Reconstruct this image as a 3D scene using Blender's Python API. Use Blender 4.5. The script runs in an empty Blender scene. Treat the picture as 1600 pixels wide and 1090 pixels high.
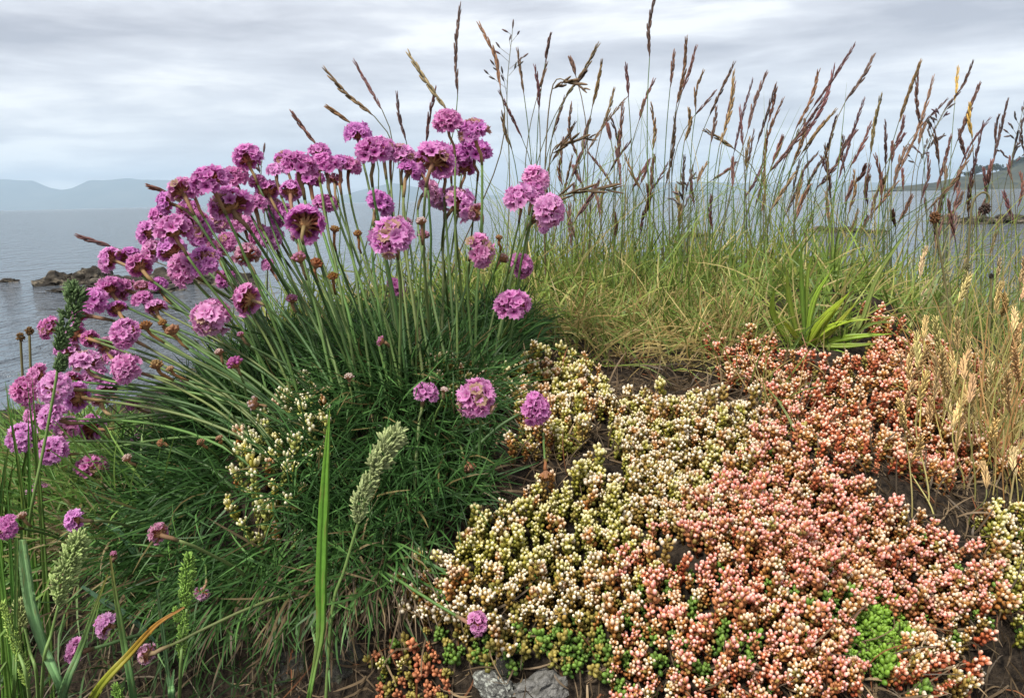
import bpy, math, random
import numpy as np
from mathutils import Vector, Matrix, noise as mnoise

R = random.Random(7)
NR = np.random.default_rng(7)
sc = bpy.context.scene
COL = sc.collection

# ------------------------------------------------------------------ camera
FPX = 1232.0
CAM = np.array([0.0, 0.0, 1.6])            # sea level is z = 0
PITCH = math.radians(10.78)
ROLL = math.radians(1.25)
Fv = np.array([0, math.cos(PITCH), -math.sin(PITCH)])
R0 = np.array([1.0, 0, 0]); U0 = np.array([0, math.sin(PITCH), math.cos(PITCH)])
Rv = math.cos(ROLL) * R0 - math.sin(ROLL) * U0
Uv = math.cos(ROLL) * U0 + math.sin(ROLL) * R0
cam_data = bpy.data.cameras.new('camera')
cam = bpy.data.objects.new('camera', cam_data)
COL.objects.link(cam)
cam_data.sensor_width = 36.0
cam_data.lens = 36.0 * FPX / 1600.0
cam_data.clip_start = 0.02
cam_data.clip_end = 60000
M = Matrix(((Rv[0], Uv[0], -Fv[0], CAM[0]), (Rv[1], Uv[1], -Fv[1], CAM[1]),
            (Rv[2], Uv[2], -Fv[2], CAM[2]), (0, 0, 0, 1)))
cam.matrix_world = M
sc.camera = cam

# ------------------------------------------------------------------ sky, sun, exposure
SUN_EL, SUN_AZ = math.radians(52), math.radians(215)     # azimuth measured from +Y, clockwise
w = bpy.data.worlds.new('World'); sc.world = w; w.use_nodes = True
nt = w.node_tree; N = nt.nodes; L = nt.links
for n in list(N): N.remove(n)
out = N.new('ShaderNodeOutputWorld')
tc = N.new('ShaderNodeTexCoord')
def mapping(scale, loc=(0, 0, 0)):
    m = N.new('ShaderNodeMapping'); m.inputs['Scale'].default_value = scale; m.inputs['Location'].default_value = loc
    L.new(tc.outputs['Generated'], m.inputs['Vector']); return m
def wnoise(scale3, loc, detail, rough, dist=0.0):
    n = N.new('ShaderNodeTexNoise'); n.inputs['Scale'].default_value = 1.0
    n.inputs['Detail'].default_value = detail; n.inputs['Roughness'].default_value = rough
    n.inputs['Distortion'].default_value = dist
    L.new(mapping(scale3, loc).outputs['Vector'], n.inputs['Vector']); return n
big = wnoise((1.4, 1.4, 15.0), (1.1, 5.2, 2.45), 4, 0.5, 0.3)
fine = wnoise((5.0, 5.0, 30.0), (2.2, 0.2, 2.6), 8, 0.58, 0.3)
mix = N.new('ShaderNodeMath'); mix.operation = 'MULTIPLY_ADD'
L.new(fine.outputs['Fac'], mix.inputs[0]); mix.inputs[1].default_value = 0.5
sub = N.new('ShaderNodeMath'); sub.operation = 'MULTIPLY'; sub.inputs[1].default_value = 0.62
L.new(big.outputs['Fac'], sub.inputs[0]); L.new(sub.outputs[0], mix.inputs[2])
ramp = N.new('ShaderNodeValToRGB'); L.new(mix.outputs[0], ramp.inputs['Fac'])
els = ramp.color_ramp.elements
els[0].position = 0.45; els[0].color = (0.365, 0.365, 0.405, 1)
els[1].position = 0.68; els[1].color = (0.80, 0.80, 0.80, 1)
e = els.new(0.53); e.color = (0.48, 0.48, 0.515, 1)
e = els.new(0.60); e.color = (0.59, 0.595, 0.63, 1)
sky = N.new('ShaderNodeTexSky'); sky.sky_type = 'NISHITA'; sky.sun_disc = False
sky.sun_elevation = SUN_EL; sky.sun_rotation = SUN_AZ
skys = N.new('ShaderNodeVectorMath'); skys.operation = 'SCALE'; skys.inputs['Scale'].default_value = 0.1
L.new(sky.outputs['Color'], skys.inputs[0])
mx = N.new('ShaderNodeMix'); mx.data_type = 'RGBA'; mx.inputs['Factor'].default_value = 0.9
L.new(skys.outputs[0], mx.inputs[6]); L.new(ramp.outputs['Color'], mx.inputs[7])
bg = N.new('ShaderNodeBackground'); bg.inputs['Strength'].default_value = 0.84
L.new(mx.outputs[2], bg.inputs['Color']); L.new(bg.outputs[0], out.inputs['Surface'])

sun_data = bpy.data.lights.new('sun', 'SUN'); sun_data.energy = 3.0; sun_data.angle = math.radians(12)
sun_data.color = (1.0, 0.95, 0.87)
sun = bpy.data.objects.new('sun', sun_data); COL.objects.link(sun)
sd = Vector((math.sin(SUN_AZ) * math.cos(SUN_EL), math.cos(SUN_AZ) * math.cos(SUN_EL), math.sin(SUN_EL)))
sun.rotation_euler = sd.to_track_quat('Z', 'Y').to_euler()
sun.location = (0, 0, 30)

vs = sc.view_settings
sc.display_settings.display_device = 'sRGB'
vs.view_transform = 'Standard'; vs.look = 'None'; vs.gamma = 1.0; vs.exposure = 0.80
vs.use_curve_mapping = False
sc.cycles.max_bounces = 6; sc.cycles.diffuse_bounces = 3; sc.cycles.glossy_bounces = 2
sc.cycles.transmission_bounces = 3; sc.cycles.transparent_max_bounces = 6; sc.cycles.volume_bounces = 4
sc.cycles.use_adaptive_sampling = True

# ------------------------------------------------------------------ materials
def new_mat(name):
    m = bpy.data.materials.new(name); m.use_nodes = True
    n = m.node_tree.nodes; b = n['Principled BSDF']
    return m, n, m.node_tree.links, b
def col_mat(name, rough=0.5, trans=0.25, spec=0.35, var=0.25, nscale=300.0, sss=0.0, hue=0.0):
    """base colour from the 'Col' attribute, broken up by noise; optional translucency"""
    m, n, l, b = new_mat(name)
    a = n.new('ShaderNodeAttribute'); a.attribute_name = 'Col'
    tcn = n.new('ShaderNodeTexCoord')
    no = n.new('ShaderNodeTexNoise'); no.inputs['Scale'].default_value = nscale; no.inputs['Detail'].default_value = 3
    l.new(tcn.outputs['Object'], no.inputs['Vector'])
    oi = n.new('ShaderNodeObjectInfo')
    ad = n.new('ShaderNodeMath'); ad.operation = 'MULTIPLY_ADD'
    l.new(no.outputs['Fac'], ad.inputs[0]); ad.inputs[1].default_value = var * 2; ad.inputs[2].default_value = 1.0 - var
    ra = n.new('ShaderNodeMath'); ra.operation = 'MULTIPLY_ADD'
    l.new(oi.outputs['Random'], ra.inputs[0]); ra.inputs[1].default_value = 0.24; ra.inputs[2].default_value = 0.88
    mu = n.new('ShaderNodeMath'); mu.operation = 'MULTIPLY'; l.new(ad.outputs[0], mu.inputs[0]); l.new(ra.outputs[0], mu.inputs[1])
    vm = n.new('ShaderNodeVectorMath'); vm.operation = 'SCALE'
    l.new(a.outputs['Color'], vm.inputs[0]); l.new(mu.outputs[0], vm.inputs['Scale'])
    if hue:
        hs = n.new('ShaderNodeHueSaturation'); mh1 = n.new('ShaderNodeMath'); mh1.operation = 'MULTIPLY_ADD'
        wn = n.new('ShaderNodeTexWhiteNoise'); wn.noise_dimensions = '1D'; l.new(oi.outputs['Random'], wn.inputs['W'])
        l.new(wn.outputs['Value'], mh1.inputs[0]); mh1.inputs[1].default_value = hue; mh1.inputs[2].default_value = .5 - hue / 2
        l.new(mh1.outputs[0], hs.inputs['Hue']); l.new(vm.outputs[0], hs.inputs['Color'])
        mh2 = n.new('ShaderNodeMath'); mh2.operation = 'MULTIPLY_ADD'; l.new(oi.outputs['Random'], mh2.inputs[0]); mh2.inputs[1].default_value = -.3; mh2.inputs[2].default_value = 1.1
        l.new(mh2.outputs[0], hs.inputs['Saturation']); vm = hs
    l.new(vm.outputs[0], b.inputs['Base Color'])
    b.inputs['Roughness'].default_value = rough; b.inputs['Specular IOR Level'].default_value = spec
    if sss:
        b.inputs['Subsurface Weight'].default_value = sss
        b.inputs['Subsurface Radius'].default_value = (1, 0.6, 0.4); b.inputs['Subsurface Scale'].default_value = 0.002
    if trans:
        t = n.new('ShaderNodeBsdfTranslucent'); l.new(vm.outputs[0], t.inputs['Color'])
        ms = n.new('ShaderNodeMixShader'); ms.inputs[0].default_value = trans
        l.new(b.outputs[0], ms.inputs[1]); l.new(t.outputs[0], ms.inputs[2])
        l.new(ms.outputs[0], n['Material Output'].inputs['Surface'])
    return m
M_LEAF = col_mat('leaf', 0.5, 0.25, 0.32)
M_FRESH = col_mat('fresh_leaf', 0.4, 0.42, 0.4, var=.15)
M_STEM = col_mat('stem', 0.5, 0.0, 0.35, nscale=500)
M_PETAL = col_mat('petal', 0.6, 0.5, 0.2, var=0.12, nscale=4, hue=.05)
M_BRACT = col_mat('bract', 0.7, 0.15, 0.2, var=0.3, nscale=6)
M_SED = col_mat('stonecrop', 0.46, 0.0, 0.38, var=0.16, nscale=700)
M_SEED = col_mat('seed', 0.6, 0.1, 0.3, var=0.3, nscale=400)
def terrain_mat(name, c1, c2, scale, bump=0.6, bdist=0.004, rough=0.95, c3=None, s3=6.0, spec=0.2):
    m, n, l, b = new_mat(name)
    tcn = n.new('ShaderNodeTexCoord')
    no = n.new('ShaderNodeTexNoise'); no.inputs['Scale'].default_value = scale; no.inputs['Detail'].default_value = 9; no.inputs['Roughness'].default_value = 0.68
    l.new(tcn.outputs['Object'], no.inputs['Vector'])
    r = n.new('ShaderNodeValToRGB'); l.new(no.outputs['Fac'], r.inputs['Fac'])
    r.color_ramp.elements[0].position = 0.36; r.color_ramp.elements[0].color = (*c1, 1)
    r.color_ramp.elements[1].position = 0.68; r.color_ramp.elements[1].color = (*c2, 1)
    cout = r.outputs['Color']
    if c3:
        n3 = n.new('ShaderNodeTexNoise'); n3.inputs['Scale'].default_value = s3; n3.inputs['Detail'].default_value = 8
        n3.inputs['Roughness'].default_value = 0.7
        l.new(tcn.outputs['Object'], n3.inputs['Vector'])
        r3 = n.new('ShaderNodeValToRGB'); l.new(n3.outputs['Fac'], r3.inputs['Fac'])
        r3.color_ramp.elements[0].position = 0.52; r3.color_ramp.elements[0].color = (0, 0, 0, 1)
        r3.color_ramp.elements[1].position = 0.6; r3.color_ramp.elements[1].color = (1, 1, 1, 1)
        mm = n.new('ShaderNodeMix'); mm.data_type = 'RGBA'
        l.new(r3.outputs['Color'], mm.inputs['Factor']); l.new(cout, mm.inputs[6]); mm.inputs[7].default_value = (*c3, 1)
        cout = mm.outputs[2]
    l.new(cout, b.inputs['Base Color'])
    bp = n.new('ShaderNodeBump'); bp.inputs['Strength'].default_value = bump; bp.inputs['Distance'].default_value = bdist
    l.new(no.outputs['Fac'], bp.inputs['Height']); l.new(bp.outputs['Normal'], b.inputs['Normal'])
    b.inputs['Roughness'].default_value = rough; b.inputs['Specular IOR Level'].default_value = spec
    return m
M_SOIL = terrain_mat('soil', (0.008, 0.006, 0.005), (0.075, 0.056, 0.038), 240, 1.0, 0.004)
M_ROCKF = terrain_mat('bank_rock', (0.030, 0.030, 0.026), (0.125, 0.118, 0.10), 3.5, 0.9, 0.006, 0.8, (0.07, 0.078, 0.045), 2.6)
M_STONE = terrain_mat('grey_stone', (0.14, 0.135, 0.125), (0.44, 0.43, 0.40), 4.5, 0.9, 0.004, 0.8, (0.13, 0.125, 0.11), 2.2)
M_LICH = terrain_mat('lichen_stone', (0.10, 0.10, 0.09), (0.34, 0.34, 0.31), 5, 0.9, 0.004, 0.9, (0.60, 0.63, 0.55), 5.0)
M_SKERRY = terrain_mat('skerry_rock', (0.016, 0.014, 0.012), (0.085, 0.072, 0.055), 2.4, 1.0, 0.12, 0.75, (0.20, 0.17, 0.125), 1.6)
M_HILL = terrain_mat('hill', (0.05, 0.06, 0.04), (0.11, 0.11, 0.08), 0.002, 0.2, 20.0)
M_HEAD = terrain_mat('headland', (0.030, 0.036, 0.024), (0.085, 0.090, 0.06), 0.02, 0.3, 2.0, 0.95, (0.022, 0.028, 0.018), 0.03)

# ------------------------------------------------------------------ mesh helpers
class MB:
    def __init__(self): self.v = []; self.c = []; self.q = []; self.t = []; self.n = 0
    def add(self, v, c, q=None, t=None):
        v = np.asarray(v, float).reshape(-1, 3); c = np.asarray(c, float)
        if c.ndim == 1: c = np.tile(c, (len(v), 1))
        self.v.append(v); self.c.append(c.reshape(-1, 3))
        if q is not None and len(q): self.q.append(np.asarray(q, int).reshape(-1, 4) + self.n)
        if t is not None and len(t): self.t.append(np.asarray(t, int).reshape(-1, 3) + self.n)
        self.n += len(v)
    def arrays(self):
        v = np.concatenate(self.v); c = np.concatenate(self.c)
        q = np.concatenate(self.q) if self.q else np.zeros((0, 4), int)
        t = np.concatenate(self.t) if self.t else np.zeros((0, 3), int)
        return v, c, q, t
    def mesh(self, name, mat, smooth=True):
        v, c, q, t = self.arrays()
        return make_mesh(name, v, c, q, t, mat, smooth)
    def obj(self, name, mat, parent=None, smooth=True):
        return link(name, self.mesh(name, mat, smooth), parent)
def make_mesh(name, v, c, q, t, mat, smooth=True):
    me = bpy.data.meshes.new(name)
    me.vertices.add(len(v)); me.vertices.foreach_set('co', np.ascontiguousarray(v, np.float32).ravel())
    nl = 4 * len(q) + 3 * len(t)
    me.loops.add(nl); me.polygons.add(len(q) + len(t))
    me.loops.foreach_set('vertex_index', np.concatenate([q.ravel(), t.ravel()]).astype(np.int32))
    st = np.concatenate([np.arange(len(q)) * 4, 4 * len(q) + np.arange(len(t)) * 3]).astype(np.int32)
    me.polygons.foreach_set('loop_start', st)
    me.polygons.foreach_set('use_smooth', np.full(len(st), smooth))
    a = me.color_attributes.new('Col', 'FLOAT_COLOR', 'POINT')
    a.data.foreach_set('color', np.concatenate([c, np.ones((len(c), 1))], 1).astype(np.float32).ravel())
    me.update(calc_edges=True); me.validate()
    me.materials.append(mat)
    return me
def link(name, me, parent=None, loc=None):
    o = bpy.data.objects.new(name, me); COL.objects.link(o)
    if parent is not None: o.parent = parent
    if loc is not None: o.location = loc
    return o
def thing(name, label, cat, loc=(0, 0, 0), group=None):
    o = bpy.data.objects.new(name, None); COL.objects.link(o)
    o.location = Vector(loc); o.empty_display_size = 0.01
    return tag(o, label, cat, group)
def tag(o, label, cat, group=None, kind=None):
    o['label'] = label
    if cat: o['category'] = cat
    if group: o['group'] = group
    if kind: o['kind'] = kind
    return o
def struct(o, label=None):
    o['kind'] = 'structure'
    if label: o['label'] = label
    return o
def unit(v):
    v = np.asarray(v, float); return v / (np.linalg.norm(v, axis=-1, keepdims=True) + 1e-12)
def frame(n):
    n = unit(n); a = np.array([0, 0, 1.0]) if abs(n[2]) < 0.9 else np.array([1.0, 0, 0])
    s = unit(np.cross(a, n)); return s, np.cross(n, s), n
def resample(pts, k):
    """Catmull-Rom through pts, k points"""
    P = np.asarray(pts, float); n = len(P)
    if n == 2: return P[0] + (P[1] - P[0]) * np.linspace(0, 1, k)[:, None]
    E = np.vstack([2 * P[0] - P[1], P, 2 * P[-1] - P[-2]])
    o = []
    for u in np.linspace(0, n - 1, k):
        i = min(int(u), n - 2); t = u - i; p0, p1, p2, p3 = E[i:i + 4]
        o.append(0.5 * (2 * p1 + (p2 - p0) * t + (2 * p0 - 5 * p1 + 4 * p2 - p3) * t * t + (3 * p1 - p0 - 3 * p2 + p3) * t ** 3))
    return np.array(o)
def tube(mb, pts, rad, col, sides=5, cap=True):
    P = np.asarray(pts, float); K = len(P); rad = np.broadcast_to(np.asarray(rad, float), (K,))
    T = unit(np.gradient(P, axis=0)); s, u, _ = frame(T[0]); V = []
    ang = np.linspace(0, 2 * np.pi, sides, endpoint=False)
    for i in range(K):
        s = unit(s - np.dot(s, T[i]) * T[i]); u = np.cross(T[i], s)
        V.append(P[i] + rad[i] * (np.cos(ang)[:, None] * s + np.sin(ang)[:, None] * u))
    V = np.concatenate(V); q = []
    for i in range(K - 1):
        for j in range(sides):
            a = i * sides + j; b = i * sides + (j + 1) % sides
            q.append((a, b, b + sides, a + sides))
    col = np.asarray(col, float)
    c = np.repeat(col, sides, 0) if col.ndim == 2 else col
    t = []
    if cap:
        for j in range(1, sides - 1):
            t.append((0, j + 1, j)); t.append(((K - 1) * sides, (K - 1) * sides + j, (K - 1) * sides + j + 1))
    mb.add(V, c, q, t)
def ribbons(mb, P, side, W, C):
    """P (N,K,3) centre lines, side (N,3) or (N,K,3), W (N,K) half widths, C (N,3) or (N,K,3)"""
    n, k, _ = P.shape
    if side.ndim == 2: side = np.repeat(side[:, None, :], k, 1)
    V = np.stack([P - side * W[..., None], P + side * W[..., None]], 2)
    if C.ndim == 2: C = np.repeat(C[:, None, :], k, 1)
    CC = np.repeat(C[:, :, None, :], 2, 2)
    i = (np.arange(n)[:, None] * k + np.arange(k - 1)[None]) * 2
    q = np.stack([i, i + 1, i + 3, i + 2], -1).reshape(-1, 4)
    mb.add(V.reshape(-1, 3), CC.reshape(-1, 3), q)
def blade(mb, pts, half, col, k=12, fold=0.35, side=None, org=(0, 0, 0)):
    """one broad leaf: V-folded strip with a little thickness"""
    P = resample(pts, k); h = np.interp(np.linspace(0, 1, k), np.linspace(0, 1, len(half)), half)
    T = unit(np.gradient(P, axis=0)); C = np.asarray(col, float)
    if C.ndim == 2: C = np.stack([np.interp(np.linspace(0, 1, k), np.linspace(0, 1, len(C)), C[:, j]) for j in range(3)], 1)
    else: C = np.tile(C, (k, 1))
    view = unit(CAM - P.mean(0) - np.asarray(org)) if side is None else None
    V = []; cc = []; cols = np.array([-1, -.72, -.45, -.2, 0, .2, .45, .72, 1.0]); nc = len(cols)
    streak = [R.uniform(.8, 1.18) for _ in cols]; streak[nc // 2] = 1.35; wob = [R.gauss(0, .06) for _ in range(k)]; spot = [R.random() < .05 for _ in range(k * nc)]
    for i in range(k):
        s = unit(np.cross(T[i], view)) if side is None else unit(side - np.dot(side, T[i]) * T[i])
        nn = np.cross(s, T[i]); tw = wob[i]; s, nn = s * math.cos(tw) + nn * math.sin(tw), nn * math.cos(tw) - s * math.sin(tw)
        for j, cx in enumerate(cols):
            V.append(P[i] + s * h[i] * cx * (1 + wob[i] * .5) + nn * h[i] * (fold * abs(cx) - .12 * math.cos(cx * 9)))
            c = C[i] * streak[j] * R.uniform(.88, 1.12)
            cc.append(c if not spot[i * nc + j] else c * .5 + np.array((.16, .10, .04)))
        V.append(P[i] - nn * (h[i] * 0.25 + .0003)); cc.append(C[i] * .9)
    q = []; m_ = nc + 1
    for i in range(k - 1):
        for a in range(m_):
            b_ = (a + 1) % m_; q.append((i * m_ + a, i * m_ + b_, i * m_ + m_ + b_, i * m_ + m_ + a))
    mb.add(np.array(V), np.array(cc), q)
def lozenge(mb, base, d, length, rad, cb, ct, seg=6, blunt=0.55, pw=1.0):
    """fat leaf or bud: rings along d, colour base to tip"""
    s, u, d = frame(d); prof = ((0.0, 0.35), (0.25, 0.85), (blunt, 1.0), (0.85, 0.62))
    ang = np.linspace(0, 2 * np.pi, seg, endpoint=False); V = []; C = []
    ring = np.cos(ang)[:, None] * s + np.sin(ang)[:, None] * u
    for f, r in prof:
        V.append(base + d * length * f + ring * rad * r); C += [np.asarray(cb) * (1 - f ** pw) + np.asarray(ct) * f ** pw] * seg
    V.append((base + d * length)[None]); C.append(ct); V = np.concatenate(V); q = []; t = []
    for i in range(3):
        for j in range(seg):
            b = (j + 1) % seg; q.append((i * seg + j, i * seg + b, i * seg + seg + b, i * seg + seg + j))
    for j in range(seg): t.append((3 * seg + j, 3 * seg + (j + 1) % seg, 4 * seg))
    mb.add(V, np.array(C), q, t)
def jit(c, a=0.12):
    f = 1 + R.uniform(-a, a); return np.array([max(0, x * f * (1 + R.uniform(-a / 2, a / 2))) for x in c])

# ------------------------------------------------------------------ pixel <-> place
def ray(px, py): return Fv + (px - 800) / FPX * Rv - (py - 545) / FPX * Uv
def at(px, py, Y):
    d = ray(px, py); return CAM + d * (Y / d[1])
def proj(p):
    d = np.asarray(p) - CAM; z = d @ Fv
    return 800 + FPX * (d @ Rv) / z, 545 - FPX * (d @ Uv) / z

# ------------------------------------------------------------------ the mound (height field)
PY = np.array([-1.5, .30, .36, .42, .52, .68, .80, .95, 1.10, 1.30, 1.8, 2.4, 4.0])
PZ = np.array([-1.58, -.272, -.226, -.184, -.143, -.106, -.094, -.115, -.18, -.36, -1.2, -1.75, -2.4])
EX = np.array([-1.5, -.45, -.35, -.2, -.13, -.07, .06, .16, .20, .24, .40, 1.5])
EY = np.array([.52, .50, .475, .445, .42, .392, .352, .332, .348, .378, .39, .42])
_w = [(R.uniform(0, 6.28), R.uniform(22, 120), R.uniform(0, 6.28)) for _ in range(26)]
def gauss(x, y, cx, cy, sx, sy, a): return a * np.exp(-((x - cx) / sx) ** 2 - ((y - cy) / sy) ** 2)
def H(x, y):
    x = np.asarray(x, float); y = np.asarray(y, float)
    z = np.interp(y, PY, PZ)
    l = np.minimum(x + .13, 0); z = z - .12 * (1 - np.exp(-(l / .19) ** 2)) - 0.75 * np.maximum(-x - .42, 0)
    z = z - .25 * np.maximum(x - .25, 0) - 0.5 * np.maximum(x - .7, 0)
    z = z + gauss(x, y, -.10, .52, .12, .10, .030) + gauss(x, y, .30, .64, .09, .07, .032)
    z = z + gauss(x, y, .17, .565, .05, .035, -.016) + gauss(x, y, .29, .50, .07, .04, -.016) + gauss(x, y, .14, .47, .10, .05, .010)
    e = np.interp(x, EX, EY); d = np.maximum(e - y, 0)
    z = z - 2.6 * d * np.clip(1.2 - d, 0, 1)
    n = 0
    for a, f, ph in _w: n = n + np.sin((x * math.cos(a) + y * math.sin(a)) * f + ph) / f
    z = z + 0.095 * n + gauss(x, y, .02, .42, .05, .035, .010) + gauss(x, y, .12, .39, .05, .03, .008) - gauss(x, y, .075, .415, .018, .03, .010) - gauss(x, y, .10, .46, .02, .02, .008)
    return np.maximum(CAM[2] + z, np.where(y < 0.5, 0.15, -0.5))
_Y = np.arange(.24, 2.2, .002)
def hit(px, py, lift=0.0):
    d = ray(px, py); t = _Y / d[1]; P = CAM + d * t[:, None]
    g = H(P[:, 0], P[:, 1]) + lift
    i = np.argmax(P[:, 2] <= g)
    if P[i, 2] > g[i]: return None
    return np.array([P[i, 0], P[i, 1], g[i]])
def normal(x, y):
    e = .004; return unit(np.array([-(H(x + e, y) - H(x - e, y)) / (2 * e), -(H(x, y + e) - H(x, y - e)) / (2 * e), 1.0]))
gx = np.concatenate([np.linspace(-3, -.62, 30), np.linspace(-.6, .75, 226), np.linspace(.78, 3, 30)])
gy = np.concatenate([np.linspace(-1.5, .2, 26), np.linspace(.215, .7, 150), np.linspace(.705, 1.3, 70), np.linspace(1.33, 4, 40)])
XX, YY = np.meshgrid(gx, gy); ZZ = H(XX, YY)
V = np.stack([XX, YY, ZZ], -1).reshape(-1, 3)
i = (np.arange(len(gy) - 1)[:, None] * len(gx) + np.arange(len(gx) - 1)[None]).ravel()
mb = MB(); mb.add(V, (0.03, 0.02, 0.015), np.stack([i, i + 1, i + 1 + len(gx), i + len(gx)], 1))
struct(mb.obj('mound_ground', M_SOIL), 'dark peaty soil of the coastal mound under the plants')

# ------------------------------------------------------------------ sea
m, n, l, b = new_mat('sea_water')
tcn = n.new('ShaderNodeTexCoord')
def wave(scale, sx, sy, detail):
    mp = n.new('ShaderNodeMapping'); mp.inputs['Scale'].default_value = (sx, sy, 1); l.new(tcn.outputs['Object'], mp.inputs['Vector'])
    t = n.new('ShaderNodeTexNoise'); t.inputs['Scale'].default_value = scale; t.inputs['Detail'].default_value = detail
    t.inputs['Roughness'].default_value = 0.6; t.inputs['Distortion'].default_value = 0.4
    l.new(mp.outputs['Vector'], t.inputs['Vector']); return t
b1 = n.new('ShaderNodeBump'); b1.inputs['Strength'].default_value = 1.0; b1.inputs['Distance'].default_value = 0.15
l.new(wave(3.0, 1.5, 1.0, 4).outputs['Fac'], b1.inputs['Height'])
b2 = n.new('ShaderNodeBump'); b2.inputs['Strength'].default_value = 0.8; b2.inputs['Distance'].default_value = 0.55
l.new(wave(0.9, 1.7, 0.8, 5).outputs['Fac'], b2.inputs['Height']); l.new(b1.outputs['Normal'], b2.inputs['Normal'])
l.new(b2.outputs['Normal'], b.inputs['Normal'])
b.inputs['Base Color'].default_value = (0.10, 0.118, 0.138, 1); b.inputs['Roughness'].default_value = 0.06; b.inputs['IOR'].default_value = 1.33
mb = MB(); ys = np.concatenate([[-200, -40, 0], np.geomspace(3, 13900, 46)]); xs = np.concatenate([-np.geomspace(3, 14000, 30)[::-1], [0], np.geomspace(3, 14000, 30)])
XX, YY = np.meshgrid(xs, ys); i = (np.arange(len(ys) - 1)[:, None] * len(xs) + np.arange(len(xs) - 1)[None]).ravel()
ZZ = -(XX ** 2 + YY ** 2) / (2 * 6371000.0)          # the earth's curve puts the horizon where it belongs
mb.add(np.stack([XX, YY, ZZ], -1).reshape(-1, 3), (0.1, 0.12, 0.14), np.stack([i, i + 1, i + 1 + len(xs), i + len(xs)], 1))
struct(mb.obj('sea', m), 'grey choppy sea water reaching the horizon')

# ------------------------------------------------------------------ hills and headland
def ridge(name, label, prof, Y, depth, mat, rough_amp, seed, kk=120):
    """profile (px, py of the crest) at distance Y; a real ridge falling to the sea on both sides"""
    px = np.array([p[0] for p in prof], float); py = np.array([p[1] for p in prof], float)
    xs = np.linspace(px[0], px[-1], kk); ytop = np.interp(xs, px, py)
    rows = []
    fr = np.array([-1, -.75, -.5, -.3, -.12, 0, .2, .5, 1.0])
    for f in fr:
        row = []
        for a, c in zip(xs, ytop):
            p = at(a, c, Y); h = max(p[2], 0.0) * (1 - abs(f) ** 1.4)
            nz = mnoise.fractal(Vector((p[0] / (depth * .35) + seed, f * 2.2, seed)), 1.0, 2.1, 5)
            row.append((p[0] * (1 + f * depth / Y * .35), Y + f * depth, h * (1 + rough_amp * nz) - (30 if abs(f) == 1 and Y > 5000 else 3 if abs(f) == 1 else 0)))
        rows.append(row)
    V = np.array(rows).reshape(-1, 3); i = (np.arange(len(fr) - 1)[:, None] * kk + np.arange(kk - 1)[None]).ravel()
    mb = MB(); mb.add(V, (0.08, 0.09, 0.06), np.stack([i, i + 1, i + 1 + kk, i + kk], 1))
    return struct(mb.obj(name, mat), label)
ridge('hills', 'blue hazy mountains with a notch beyond the sea',
      [(-420, 300), (-200, 276), (-60, 280), (0, 280), (52, 283), (75, 293), (100, 297), (122, 292), (145, 281), (200, 279), (262, 281), (330, 288), (400, 300), (470, 312), (500, 318)], 12300, 1500, M_HILL, 0.05, 3.1)
ridge('hills', 'low pale hills across the sea behind the flowers',
      [(500, 317), (545, 303), (590, 291), (615, 287), (650, 293), (700, 296), (760, 305), (840, 304), (900, 303), (950, 297), (985, 288), (1020, 286), (1090, 284), (1160, 286), (1230, 289), (1300, 284), (1400, 286), (1500, 288), (1620, 285)], 12000, 1500, M_HILL, 0.05, 8.4)
HP = [(1378, 297), (1400, 292), (1430, 289), (1460, 285), (1490, 279), (1520, 274), (1550, 270), (1575, 264), (1590, 255), (1600, 250), (1650, 238), (1750, 228), (1900, 235)]
ridge('headland', 'wooded green headland sloping down into the sea', HP, 1500, 160, M_HEAD, 0.10, 5.5, 90)
def crown_mesh(seed):
    rr = random.Random(seed); mb = MB()
    for k in range(16):
        c = np.array([rr.gauss(0, .5), rr.gauss(0, .5), rr.uniform(.35, 1.15)])
        for _ in range(26):
            d = unit(np.array([rr.gauss(0, 1), rr.gauss(0, 1), rr.gauss(0, 1)])); p = c + d * rr.uniform(.15, .42)
            s, u, _n = frame(np.array([rr.gauss(0, 1), rr.gauss(0, 1), rr.gauss(0, 1)])); h = rr.uniform(.07, .16)
            mb.add([p - s * h - u * h, p + s * h - u * h, p + s * h + u * h, p - s * h + u * h], jit((.035, .055, .022), .3), [(0, 1, 2, 3)])
    return mb.mesh('crown', M_LEAF)
crowns = [crown_mesh(k) for k in range(3)]
tm = MB(); tube(tm, [(0, 0, -.8), (0.05, 0, .3), (0.0, .05, .9)], [.09, .07, .03], (.05, .04, .03)); trunk_me = tm.mesh('trunk', M_STEM)
for k, (px, py) in enumerate([(1512, 271), (1524, 268), (1536, 264), (1546, 263), (1557, 262), (1568, 263), (1580, 258), (1590, 254), (1600, 248)]):
    p = at(px, py + 4, 1500); t = thing('headland_tree', 'dark bushy tree on the crest of the wooded headland', 'tree', p, 'trees on the headland')
    s = R.uniform(6, 9); t.scale = (s, s, s * R.uniform(.8, 1.2)); t.rotation_euler.z = R.uniform(0, 6)
    link('trunk', trunk_me, t); link('crown', crowns[k % 3], t)

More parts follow.
